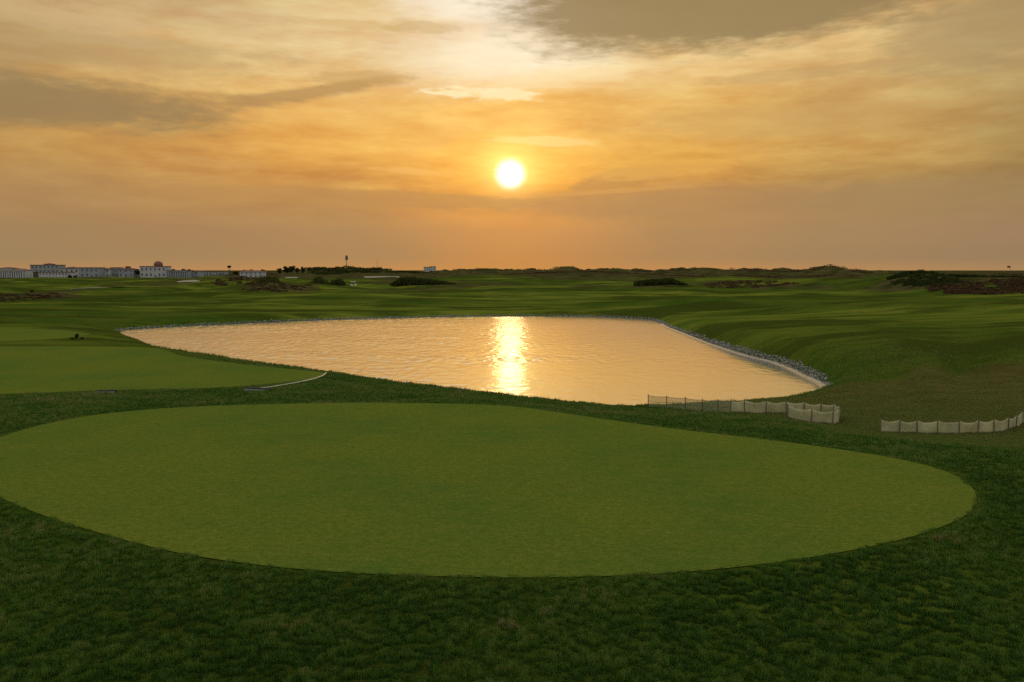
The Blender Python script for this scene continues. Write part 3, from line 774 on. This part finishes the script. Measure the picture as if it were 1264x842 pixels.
def small_shrub(px, py, dist, h, w, label, mat=M_LEAF_G, group=None, n=500, leaf=.05):
    p = at_y(px, py, dist); z = gz(p[0], dist); root = empty('shrub', (p[0], dist, z))
    cs = [(random.uniform(-.25, .25)*w, random.uniform(-.25, .25)*w, h*random.uniform(.35, .7), w*.35, w*.35, h*.3) for _ in range(6)]
    leaf_mass('foliage', cs, 1, n, mat, root, leaf)
    bm = bmesh.new(); cone(bm, (0, 0, -.1), (0, 0, h*.6), .03*h+.01, .01, 6); from_bm('stem', bm, M_BARK, root)
    tag(root, label, 'shrub', group)
zz = at_z(95, 419, -1.15)
small_shrub(95, 419, zz[1], .55, .30, 'small upright dark shrub beside the distant green at left', n=500)
small_shrub(89, 421, zz[1]-.8, .22, .5, 'low tuft left of the upright shrub by the distant green', n=250, leaf=.04)
small_shrub(101, 421, zz[1]-.5, .22, .4, 'low tuft right of the upright shrub by the distant green', n=250, leaf=.04)
small_shrub(86.5, 346, 600, 3.6, 2.9, 'round shrub in front of the white houses, left one of a pair', n=700, leaf=.3)
small_shrub(92.5, 346, 600, 3.2, 2.6, 'round shrub in front of the white houses, right one of a pair', n=700, leaf=.3)
small_shrub(39, 361, 215, 1.3, .8, 'small dark shrub standing alone on the left mound', n=400, leaf=.1)

# ------------------------------------------------------------------ trees
def tree(px, ybase, dist, h, w, label, kind='round', group=None, mat=M_LEAF):
    p = at_y(px, ybase, dist); z = gz(p[0], dist); z = max(z, p[2]-.0) if kind == 'hold' else z
    H = at_y(px, ybase, dist)[2]+h-z if h < 0 else h
    root = empty('tree', (p[0], dist, z)); bm = bmesh.new()
    cone(bm, (0, 0, -.3), (w*.03, 0, H*.55), .035*H, .02*H, 7)
    for k in range(5):
        a = 2*PI*k/5; cone(bm, (w*.03, 0, H*(.38+.03*k)), (math.cos(a)*w*.3, math.sin(a)*w*.3, H*.75), .014*H, .005*H, 5)
    from_bm('trunk', bm, M_BARK, root)
    cs = []
    for k in range(11):
        a = random.uniform(0, 2*PI); q = random.uniform(0, .34)*w
        zc = H*random.uniform(.48, .86)
        cs.append((math.cos(a)*q, math.sin(a)*q, zc, w*random.uniform(.16, .26), w*.2, H*random.uniform(.10, .16)))
    if kind == 'palm': cs = [(0, 0, H*.9, w*.5, w*.5, H*.09)]
    leaf_mass('crown', cs, 1, 1300, mat, root, .045*H)
    tag(root, label, 'tree', group); return root
def tree_top(px, ytop, dist, w, label, kind='round', group=None, mat=M_LEAF):
    top = at_y(px, ytop, dist); z = gz(top[0], dist); H = max(top[2]-z, 2.0)
    return tree(px, YH, dist, H, w, label, kind, group, mat)
GT = 'trees on the skyline left of the wooded hill'
for px, yt, d, w, lab in ((345,330.5,820,6,'leftmost dark tree of the skyline clump left of the wooded hill'),
     (353,328.5,830,8,'broad dark tree in the skyline clump, second from its left end'),
     (360,328,825,8,'tall rounded tree in the middle of the skyline clump'),
     (367,330.5,820,6,'lower tree right of the tall rounded one in the skyline clump'),
     (374,328.5,820,4.4,'slim dark tree standing alone just left of the wooded hill')):
    tree_top(px, yt, d, w, lab, group=GT)
tree_top(283, 328, 800, 3.4, 'lollipop shaped tree with thin bare trunk rising over the low town', 'palm')
for px, yt, d, w, lab in ((303,333,760,8,'dark tree behind the low pale house, left of two'),(311,332.5,760,9,'dark tree behind the low pale house, right of two'),
     (324,332,760,5,'small tree right of the low pale house'),(291,334.5,780,6,'low tree left of the low pale house'),
     (226,331.5,690,5,'dark tree beside the grey row of houses, left of two'),(234,331.5,690,5.5,'dark tree beside the grey row of houses, right of two'),
     (30,331,720,6,'green tree between the colonnaded house and the flat roofed villa'),(169,333,700,5,'bushy tree in the gap between the house row and the domed villa'),
     (214,332,700,6,'tree just right of the domed villa')):
    tree_top(px, yt, d, w, lab, mat=M_LEAF_G)
# the wooded hill and skyline scrub read as masses
def skyline_mass(name, label, spans, mat, leafs, dens, cat='woodland'):
    cs = []
    for (x0, x1, d, hmin, hmax, step) in spans:
        px = x0
        while px < x1:
            p = at_y(px, YH, d*random.uniform(.97, 1.03)); z = gz(p[0], p[1]); h = random.uniform(hmin, hmax)
            cs.append((p[0], p[1], z+h*.4, random.uniform(.8, 1.5)*step/F*d, 3, h*.6)); px += step*random.uniform(.5, 1.2)
    root = leaf_mass(name, cs, 1, int(len(cs)*dens), mat, None, leafs)
    tag(root, label, cat, None, 'stuff')
skyline_mass('woodland', 'dark wood covering the hill under the mast', [(378,480,1060,2.0,4.0,4.0),(384,470,1000,2,4,4.0),(390,470,940,2,4,4),(480,560,960,1,2.5,6)], M_LEAF, .7, 130)
skyline_mass('dune_scrub', 'scrub dotted along the far dune ridges', [(560,900,770,.4,2.0,5),(900,1105,680,.5,2.4,4.5),(600,1060,560,.3,1.3,9),(240,345,900,.5,2,5),(1060,1264,900,.6,2.4,4)], M_LEAF_B, .45, 60, 'scrub')

# ------------------------------------------------------------------ town
M_WALL = simple('pale_render', (.36, .35, .35), (.27, .27, .28), .4, .85)
M_WALL_B = simple('blue_grey_render', (.22, .235, .25), (.17, .185, .20), .4, .85)
M_ROOF = simple('red_brown_tile', (.16, .07, .045), (.11, .055, .04), 1, .8)
M_WIN = simple('dark_glass', (.06, .062, .07), None, 1, .15, .5)
M_DARKW = simple('dark_brown_render', (.09, .075, .06), None, .5, .85)  # dark brown colour of one house and the doors
M_WHITE = simple('white_paint', (.78, .78, .76), (.70, .70, .70), 2, .5)
def hip_roof(bm, x0, x1, y0, y1, z, h, over=.5, inset=None):
    x0 -= over; x1 += over; y0 -= over; y1 += over; i = inset if inset is not None else min((x1-x0), (y1-y0))*.45
    box(bm, x0, x1, y0, y1, z, z+.2)
    a = [bm.verts.new(p) for p in ((x0, y0, z+.2), (x1, y0, z+.2), (x1, y1, z+.2), (x0, y1, z+.2))]
    ym = (y0+y1)/2; r0 = bm.verts.new((x0+i, ym, z+.2+h)); r1 = bm.verts.new((x1-i, ym, z+.2+h))
    bm.faces.new((a[0], a[1], r1, r0)); bm.faces.new((a[2], a[3], r0, r1)); bm.faces.new((a[1], a[2], r1)); bm.faces.new((a[3], a[0], r0))
def villa(px0, px1, ytop, ybase, dist, label, wall=M_WALL, roof='hip', storeys=2, dome=None, cols=0, nwin=None, group='houses of the town on the left skyline', tower=None, depth=11):
    c = at_y((px0+px1)/2, ybase, dist); z = gz(c[0], dist+depth/2); zb = min(z, c[2])
    W2 = (px1-px0)/F*dist; top = at_y(0, ytop, dist)[2]; H = top-zb
    root = empty('house', (c[0], dist, zb)); rh = 1.5 if roof == 'hip' else .5; wh = H-rh
    bm = bmesh.new(); box(bm, -W2/2, W2/2, 0, depth, -1.5, wh); from_bm('wall', bm, wall, root)
    bm = bmesh.new()
    if roof == 'hip': hip_roof(bm, -W2/2, W2/2, 0, depth, wh+.003, rh-.2, .5)
    else:
        box(bm, -W2/2-.4, W2/2+.4, -.4, depth+.4, wh+.003, wh+.5)
    rf = from_bm('roof', bm, M_ROOF, root)
    if dome:
        dx, dr, dh = dome; bm = bmesh.new(); cone(bm, (dx, depth*.4, wh+rh-.4), (dx, depth*.4, wh+rh+dh*.3), dr, dr, 16)
        bmesh.ops.create_uvsphere(bm, u_segments=16, v_segments=8, radius=dr, matrix=Matrix.Translation((dx, depth*.4, wh+rh+dh*.3)) @ Matrix.Diagonal((1.1, 1.1, dh*.7/dr, 1)))
        from_bm('dome', bm, M_ROOF, rf)
    if tower:
        tx, tw, th_ = tower; bm = bmesh.new(); box(bm, tx-tw/2, tx+tw/2, 1, depth-1, wh-.2, wh+th_); from_bm('upper_storey', bm, wall, root)
        bm = bmesh.new(); hip_roof(bm, tx-tw/2, tx+tw/2, 1, depth-1, wh+th_+.003, .9, .4); from_bm('upper_roof', bm, M_ROOF, root)
    nw = nwin or max(2, int(W2/3.4)); sh = wh/storeys
    for s in range(storeys):
        for k in range(nw):
            x = -W2/2+(k+.5)*W2/nw; ww = min(1.3, W2/nw*.4)
            if s == 0 and k == nw//2:
                bm = bmesh.new(); box(bm, x-.6, x+.6, -.06, .1, -.2, 2.3); from_bm('door', bm, M_DARKW, root); continue
            bm = bmesh.new(); box(bm, x-ww/2, x+ww/2, -.05, .08, s*sh+sh*.32, s*sh+sh*.78)
            wd = from_bm('window', bm, M_WIN, root)
    for k in range(cols):
        x = -W2/2+(k+.5)*W2/cols
        bm = bmesh.new(); box(bm, x-.42, x+.42, -1.6, -1.0, -1.0, wh-.6); from_bm('column', bm, wall, root)
    if cols:
        bm = bmesh.new(); box(bm, -W2/2, W2/2, -1.8, -.003, wh-.6+.003, wh-.1); from_bm('porch_roof', bm, wall, root)
    tag(root, label, 'house', group); return root
villa(-30, 31, 331.5, 345.5, 640, 'wide low house with a row of pale columns at the left edge of the skyline', cols=22, nwin=11, roof='hip', storeys=1, dome=None, tower=(4, 10, 1.6))
villa(38, 73, 326.8, 342, 720, 'tall flat roofed villa with a small raised roof in the middle', wall=M_WALL_B, roof='flat', storeys=3, tower=(1.5, 5.5, .9))
villa(33, 48, 335.5, 345, 660, 'brown blank walled house in front of the flat roofed villa', wall=M_DARKW, roof='flat', storeys=1, nwin=1)
villa(48, 84, 335.5, 345.5, 640, 'low white house with dark doorway in front of the flat roofed villa', roof='flat', storeys=2, nwin=9, cols=0)
villa(74, 98, 329.5, 344, 700, 'white villa with red hipped roof and raised centre, right of the flat roofed villa', tower=(1, 5, .7))
villa(99, 122, 330, 343, 690, 'blue grey villa with two small windows up high left of the house row middle', wall=M_WALL_B, roof='flat')
villa(123, 136, 330.5, 342, 700, 'narrow red roofed house in the middle of the row', roof='hip')
villa(137, 145, 330, 342, 705, 'narrowest tall flat roofed house in the middle of the row', wall=M_WALL_B, roof='flat')
villa(146, 165, 330.5, 341, 700, 'pale blue villa with low dome at the right end of the row', wall=M_WALL_B, roof='hip', dome=(0, 2.2, 1.5))
villa(173, 205, 328.5, 341, 700, 'detached villa with the biggest dark dome on its roof', roof='flat', dome=(3, 3.4, 4.4), storeys=2)
villa(206, 232, 333.5, 344, 680, 'long grey terrace with narrow upright bays', wall=M_WALL_B, roof='flat', cols=12, storeys=2)
villa(232, 246, 334, 344, 690, 'plain grey house at the right end of the grey terrace', wall=M_WALL_B, roof='flat')
villa(246, 278, 335, 341, 900, 'low long hazy house left of the lollipop tree', wall=M_WALL_B, roof='flat', storeys=1)
villa(296, 324, 333.6, 342, 720, 'low pale house with dark trees behind it', wall=M_WALL, roof='hip', storeys=2)
villa(523, 530, 329.5, 334, 1300, 'left, lower block of the pale building alone on the skyline', wall=M_WALL, roof='flat', storeys=4, group='pale blocks on the skyline')
villa(530.5, 537.5, 328.8, 334, 1300, 'right, taller block of the pale building alone on the skyline', wall=M_WALL, roof='flat', storeys=4, group='pale blocks on the skyline')
villa(944, 962, 334.8, 338, 900, 'low pale building peeping over the dunes right of centre, left of two', wall=M_WALL_B, roof='flat', storeys=1, group='pale buildings behind the right dunes')
villa(970, 1004, 334.8, 338, 900, 'longer low pale building peeping over the dunes right of centre, right of two', wall=M_WALL_B, roof='flat', storeys=1, group='pale buildings behind the right dunes')

# ------------------------------------------------------------------ masts, flag, cart
M_STEEL = simple('dark_steel', (.10, .09, .08), None, 3, .5)
def mast(px, ytop, dist, r, label, head=0, cat='mast', ybase=337):
    top = at_y(px, ytop, dist); z = gz(top[0], dist); H = top[2]-z; root = empty('mast', (top[0], dist, z))
    bm = bmesh.new(); cone(bm, (0, 0, -.5), (0, 0, H), r, r*.4, 8); from_bm('pole', bm, M_STEEL, root)
    if head:
        for k, (f, s) in enumerate(((.62, 1.0), (.76, .8))):
            bm = bmesh.new(); cone(bm, (0, 0, H*f), (0, 0, H*f+head), r*2.6*s, r*2.6*s, 10)
            for a in range(3):
                x, y = math.cos(a*2.1)*r*3.3*s, math.sin(a*2.1)*r*3.3*s; box(bm, x-.3, x+.3, y-.2, y+.2, H*f-.2, H*f+head+.5)
            from_bm('antenna_ring', bm, M_STEEL, root)
    tag(root, label, cat); return root
mast(427.5, 315, 1100, .55, 'tall antenna mast with thick head on the wooded hill', head=3.2)
mast(465.5, 320, 1000, .30, 'taller of two bare thin poles right of the wooded hill')
mast(470.5, 325, 1000, .22, 'shorter bare thin pole right of the wooded hill')
mast(1041, 331, 800, .22, 'thin bare pole on the skyline right of centre')
def flag():
    top = at_y(1247.2, 328, 214); z = gz(top[0], 214); H = top[2]-z; root = empty('golf_flag', (top[0], 214, z))
    bm = bmesh.new(); cone(bm, (0, 0, -.1), (0, 0, H), .05, .035, 8); from_bm('flagstick', bm, M_STEEL, root)
    bm = bmesh.new(); n = 7; hh = .62
    fr = [(-i/n*.85, .05*math.sin(i*1.3), 0) for i in range(n+1)]; up = [bm.verts.new((p[0], p[1], H-.03-.04*i/n)) for i, p in enumerate(fr)]
    dn = [bm.verts.new((p[0]*.96, p[1], H-hh+.10*i/n)) for i, p in enumerate(fr)]
    up2 = [bm.verts.new((p[0], p[1]+.02, H-.03-.04*i/n)) for i, p in enumerate(fr)]; dn2 = [bm.verts.new((p[0]*.96, p[1]+.02, H-hh+.10*i/n)) for i, p in enumerate(fr)]
    for i in range(n):
        bm.faces.new((up[i], up[i+1], dn[i+1], dn[i])); bm.faces.new((up2[i+1], up2[i], dn2[i], dn2[i+1]))
        bm.faces.new((up[i+1], up[i], up2[i], up2[i+1])); bm.faces.new((dn[i], dn[i+1], dn2[i+1], dn2[i]))
    bm.faces.new((up[0], dn[0], dn2[0], up2[0])); bm.faces.new((up[n], up2[n], dn2[n], dn[n]))
    from_bm('pennant', bm, simple('red_cloth', (.22, .05, .02), None, 4, .8), root)
    tag(root, 'golf flag on a thin stick against the sky at the far right', 'flag')
flag()
def golf_cart():
    dist = 330; p = at_y(436, 344, dist); z = gz(p[0], dist); root = empty('golf_cart', (p[0], dist, z), .15)
    def part(n, f, m):
        bm = bmesh.new(); f(bm); bmesh.ops.bevel(bm, geom=bm.edges[:], offset=.025, segments=1, affect='EDGES'); return from_bm(n, bm, m, root)
    dk = simple('black_plastic', (.02, .02, .02), None, 4, .6)
    part('body', lambda b: (box(b, -1.15, -.35, -.58, .58, .30, .75, .04), box(b, -.35, .55, -.58, .58, .26, .38), box(b, .55, 1.2, -.58, .58, .30, .95, .10)), M_WHITE)
    part('roof', lambda b: box(b, -1.2, .95, -.62, .62, 1.80, 1.90, .04), M_WHITE)
    part('seat', lambda b: (box(b, -.75, -.15, -.52, .52, .76, .92), box(b, -.85, -.72, -.52, .52, .93, 1.35)), dk)
    for sx in (-1.05, .75):
        for sy in (-.52, .52):
            bm = bmesh.new(); cone(bm, (sx, sy, .76), (sx*.98, sy, 1.80), .03, .03, 6); from_bm('post', bm, dk, root)
    for sx in (-.78, .82):
        for sy in (-.52, .52):
            bm = bmesh.new(); cone(bm, (sx, sy-.10, .24), (sx, sy+.10, .24), .24, .24, 14); from_bm('wheel', bm, dk, root)
    tag(root, 'white golf cart parked on the slope below the wooded hill', 'golf cart')
golf_cart()

# ------------------------------------------------------------------ bunkers and path seen edge-on
M_SAND = simple('pale_sand', (.22, .20, .14), (.18, .16, .11), .5, .9)
def patch_sheet(name, px0, px1, y0, y1, z, label, mat, lift=.05):
    n = 24; pts = []
    for i in range(n):
        a = 2*PI*i/n; ex = math.copysign(abs(math.cos(a))**.8, math.cos(a)); ey = math.sin(a)
        pts.append(at_z((px0+px1)/2+(px1-px0)/2*ex, (y0+y1)/2+(y1-y0)/2*ey*(1+.15*math.sin(3*a)), z)[:2])
    P = np.array(pts); c = P.mean(0); V = []; rings = np.linspace(.08, 1, 10)
    for s in rings: V.append(c+(P-c)*s)
    V = np.vstack(V); Z = land(V[:, 0], V[:, 1])+lift
    m = len(rings); i, j = np.meshgrid(np.arange(m-1), np.arange(n), indexing='ij'); j2 = (j+1) % n
    Fq = np.stack([i*n+j, i*n+j2, (i+1)*n+j2, (i+1)*n+j], -1).reshape(-1, 4)
    me = np_mesh(name, np.stack([V[:, 0], V[:, 1], Z], 1), Fq)
    bm = bmesh.new(); bm.from_mesh(me); bm.verts.ensure_lookup_table(); bm.faces.new([bm.verts[k] for k in range(n)])
    bmesh.ops.recalc_face_normals(bm, faces=bm.faces); bm.normal_update()
    if sum(f.normal.z for f in bm.faces) < 0: bmesh.ops.reverse_faces(bm, faces=bm.faces)
    bm.to_mesh(me); bm.free()
    o = link(name, me, mat, smooth=True); tag(o, label, None, None, 'structure')
patch_sheet('sand_bunker', 80, 162, 357.6, 359.2, -1.5, 'thin pale sand strip on the left', M_SAND, .25)
patch_sheet('sand_bunker', 218, 250, 348.6, 349.8, -1.6, 'short pale sand strip right of the terrace', M_SAND, .3)
patch_sheet('sand_bunker', 350, 370, 342, 343.6, -1.0, 'pale sand patch below the skyline trees', M_SAND, .4)
patch_sheet('sand_bunker', 448, 494, 341, 342.3, -.3, 'pale strip on the slope right of the golf cart', M_SAND, .4)

# ------------------------------------------------------------------ fences
def mat_net():
    m, g, out = mat_new('pale_net_cloth'); tc = g.node('ShaderNodeTexCoord'); n = g.noise(tc.outputs['Object'], 2.2, 5, .6); w = g.noise(tc.outputs['Object'], 40, 2, .5)
    s = g.node('ShaderNodeSeparateXYZ'); g.l.new(tc.outputs['Object'], s.inputs[0])
    col = g.mix(g.smooth(n, .35, .65), rgba((.54, .50, .31)), rgba((.42, .41, .25)))
    col = g.mix(g.smooth(w, .4, .7, 0, .2), col, rgba((.28, .28, .18)))
    d = g.node('ShaderNodeBsdfDiffuse'); tr = g.node('ShaderNodeBsdfTranslucent'); g.inp(d.inputs[0], col); g.inp(tr.inputs[0], col)
    mx = g.node('ShaderNodeMixShader'); mx.inputs[0].default_value = .5; g.l.new(d.outputs[0], mx.inputs[1]); g.l.new(tr.outputs[0], mx.inputs[2])
    g.l.new(mx.outputs[0], out.inputs[0]); return m
M_NET = mat_net(); M_POST = simple('weathered_post', (.12, .095, .06), None, 12, .85)
def net_fence(P, label, h0=.62, bare=0):
    """P: world xy points of the posts; the first `bare` bays carry open wire only"""
    P = [np.array(p) for p in P]; z = land(np.array([p[0] for p in P]), np.array([p[1] for p in P]))
    root = empty('net_fence', (P[0][0], P[0][1], z[0])); o0 = np.array([P[0][0], P[0][1], z[0]])
    W3 = [np.array([p[0], p[1], zz]) - o0 for p, zz in zip(P, z)]
    for k, w in enumerate(W3):
        bm = bmesh.new(); t = random.uniform(-.04, .04); cone(bm, (w[0], w[1]-.02, w[2]-.15), (w[0]+t, w[1]-.02, w[2]+h0*random.uniform(1.04, 1.12)), .024, .020, 7); from_bm('post', bm, M_POST, root)
    # cloth: one sheet with sag and ripples between the posts
    def cloth(a0, a1, name, mat, sag=.09, low=.02, bar=None):
        bm = bmesh.new(); rows = []; m = 8; nv = 7
        for k in range(a0, a1):
            a, b = W3[k], W3[k+1]
            for i in range(m+(1 if k == a1-1 else 0)):
                t = i/m; p = a*(1-t)+b*t
                gzv = float(land(np.array([p[0]+o0[0]]), np.array([p[1]+o0[1]]))[0])-o0[2]
                d = (b-a)[:2]; d = d/np.linalg.norm(d); nr = np.array([-d[1], d[0]])
                s = 4*t*(1-t); col = []
                for q in range(nv):
                    f = q/(nv-1); off = (.04*math.sin(k*2.1+f*3)+.03*math.sin(t*9+k))*s
                    zq = gzv+low+f*(h0-low-sag*s)
                    col.append(bm.verts.new((p[0]+nr[0]*off, p[1]+nr[1]*off, zq)))
                rows.append(col)
        for a, b in zip(rows[:-1], rows[1:]):
            for q in range(nv-1):
                if bar is not None and q not in bar: continue
                bm.faces.new((a[q], b[q], b[q+1], a[q+1]))
        for v in [v for v in bm.verts if not v.link_faces]: bm.verts.remove(v)
        o = from_bm(name, bm, mat, root, True)
        md = o.modifiers.new('thickness', 'SOLIDIFY'); md.thickness = .008
        return o
    if bare:
        for hh in (.98, .52):
            bm = bmesh.new()
            for k in range(bare):
                a, b = W3[k], W3[k+1]
                for i in range(4):
                    t0, t1 = i/4, (i+1)/4
                    q0 = a*(1-t0)+b*t0; q1 = a*(1-t1)+b*t1
                    s0 = -.05*4*t0*(1-t0); s1 = -.05*4*t1*(1-t1)
                    cone(bm, (q0[0], q0[1], q0[2]+h0*hh+s0), (q1[0], q1[1], q1[2]+h0*hh+s1), .009, .009, 5)
            from_bm('wire', bm, M_POST, root)
        # thin open mesh: separate threads
        bm = bmesh.new()
        for k in range(bare):
            a, b = W3[k], W3[k+1]
            for i in range(54):
                t = i/54; p = a*(1-t)+b*t; cone(bm, (p[0], p[1], p[2]), (p[0], p[1], p[2]+h0*.95), .0042, .0042, 3)
            for hh in (.06, .12, .18, .24, .3, .36, .42, .48, .56, .62, .68, .74, .8, .86, .92):
                cone(bm, (a[0], a[1], a[2]+h0*hh), (b[0], b[1], b[2]+h0*hh-.02), .0035, .0035, 3)
        from_bm('open_mesh', bm, M_NET, root)
    cloth(bare, len(P)-1, 'netting', M_NET)
    tag(root, label, 'fence'); return root
def place_line(pp): return [at_z(*p)[:2] for p in pp]
FL = [(800,502.5),(823,504),(846,506.5),(867,509),(886,509.5),(901,510),(919,510),(945,511),(970,511.5),(992,512.5),(1013,513.5),(1029,514.5)]
def on_ground(px, py):
    """first hit of the pixel ray with the land"""
    ts = np.linspace(20, 90, 700); d = ray(px, py); X = d[0]/d[1]*ts; Z = CH+d[2]/d[1]*ts
    h = land(X, ts); i = np.argmax(Z <= h); return np.array([X[i], ts[i]])
P1 = [on_ground(x, y) for x, y in FL]
P1 += [on_ground(1035, 517.5), on_ground(1035, 522), on_ground(1028, 524.5), on_ground(1001, 522.5), on_ground(972, 516.5)]
net_fence(P1, 'pale netting fence by the lake that bends back on itself, its left end open wire', .61, bare=5)
FR = [(1086,534),(1110,535),(1132,535.5),(1157,535.8),(1184,536),(1207,535.5),(1227,534.5),(1244,531.5),(1254,528),(1262,523),(1274,516),(1290,510)]
net_fence([on_ground(*p) for p in FR], 'pale netting fence of stretched panels at the right edge curving uphill', .54)

# ------------------------------------------------------------------ hose and drain on the left
def hose():
    pts = [(403,459.0),(402.5,462.5),(399,465.5),(390,469),(378,472),(362,475),(345,478),(330,480.5),(315,481.8)]
    W3 = []
    for x, y in pts:
        q = on_ground(x, y); W3.append(Vector((q[0], q[1], gz(*q)+.09)))
    bm = bmesh.new()
    for k, (a, b) in enumerate(zip(W3[:-1], W3[1:])): cone(bm, a, b, .045 if k < 5 else .03, .045 if k < 4 else .03, 8)
    o = from_bm('hose', bm, simple('cream_plastic', (.45, .40, .26), (.36, .32, .22), 3, .5))
    tag(o, 'cream coloured hose curving along the edge of the second green towards the lake', 'hose')
    q = W3[0]; root = empty('marker_post', (q[0]+.1, q[1]+.2, q[2]-.1)); bm = bmesh.new(); cone(bm, (0, 0, -.1), (.02, 0, .42), .03, .025, 7)
    from_bm('post', bm, M_POST, root); bm = bmesh.new(); box(bm, -.06, .06, -.04, .04, .36, .50); from_bm('cap', bm, M_POST, root)
    tag(root, 'short dark marker post at the lake end of the cream hose', 'post')
hose()
def slot(px0, px1, py, label, tear=False):
    a = on_ground(px0, py); b = on_ground(px1, py); z = gz(*((a+b)/2)); c = (a+b)/2; L = np.linalg.norm(b-a)
    root = empty('hollow', (c[0], c[1], z), math.atan2(b[1]-a[1], b[0]-a[0]))
    dk = simple('painted_hollow_shade', (.012, .012, .012), None, 3, .9)
    bm = bmesh.new(); box(bm, -L/2, L/2, -.05, .25, -.1, .14, .03); from_bm('opening', bm, dk, root)  # solid block, its black colour stands for the shade inside a gap
    bm = bmesh.new(); box(bm, -L/2, L/2, -.20, -.06, -.1, .09, .02); from_bm('lip', bm, simple('dull_concrete', (.16, .16, .15), None, 5, .8), root)
    tag(root, label, 'hollow')
slot(117, 143, 485.5, 'narrow dark drain opening in the rough below the second green, far left')
slot(304, 334, 482.5, 'dark drain opening with pale lip at the near end of the cream hose')

# ------------------------------------------------------------------ air
HAZE = 0
if HAZE:
    bm = bmesh.new(); box(bm, -3500, 3500, -400, 7000, -7, 40)
    m, g, out = mat_new('air'); pv = g.node('ShaderNodeVolumePrincipled')
    pv.inputs['Color'].default_value = (.95, .9, .85, 1); pv.inputs['Density'].default_value = HAZE; pv.inputs['Anisotropy'].default_value = .3
    g.l.new(pv.outputs[0], out.inputs['Volume'])
    o = from_bm('haze', bm, m); tag(o, 'thin evening haze over the course', 'haze', None, 'stuff')

# ------------------------------------------------------------------ render settings
sc.view_settings.view_transform = 'Standard'; sc.view_settings.look = 'None'; sc.view_settings.exposure = 0; sc.view_settings.gamma = 1
sc.render.engine = 'CYCLES'
sc.cycles.use_denoising = False
sc.cycles.max_bounces = 6; sc.cycles.diffuse_bounces = 2; sc.cycles.glossy_bounces = 3; sc.cycles.volume_bounces = 0
sc.cycles.sample_clamp_indirect = 1.5; sc.cycles.sample_clamp_direct = 5
sc.cycles.use_adaptive_sampling = True; sc.cycles.adaptive_threshold = .015
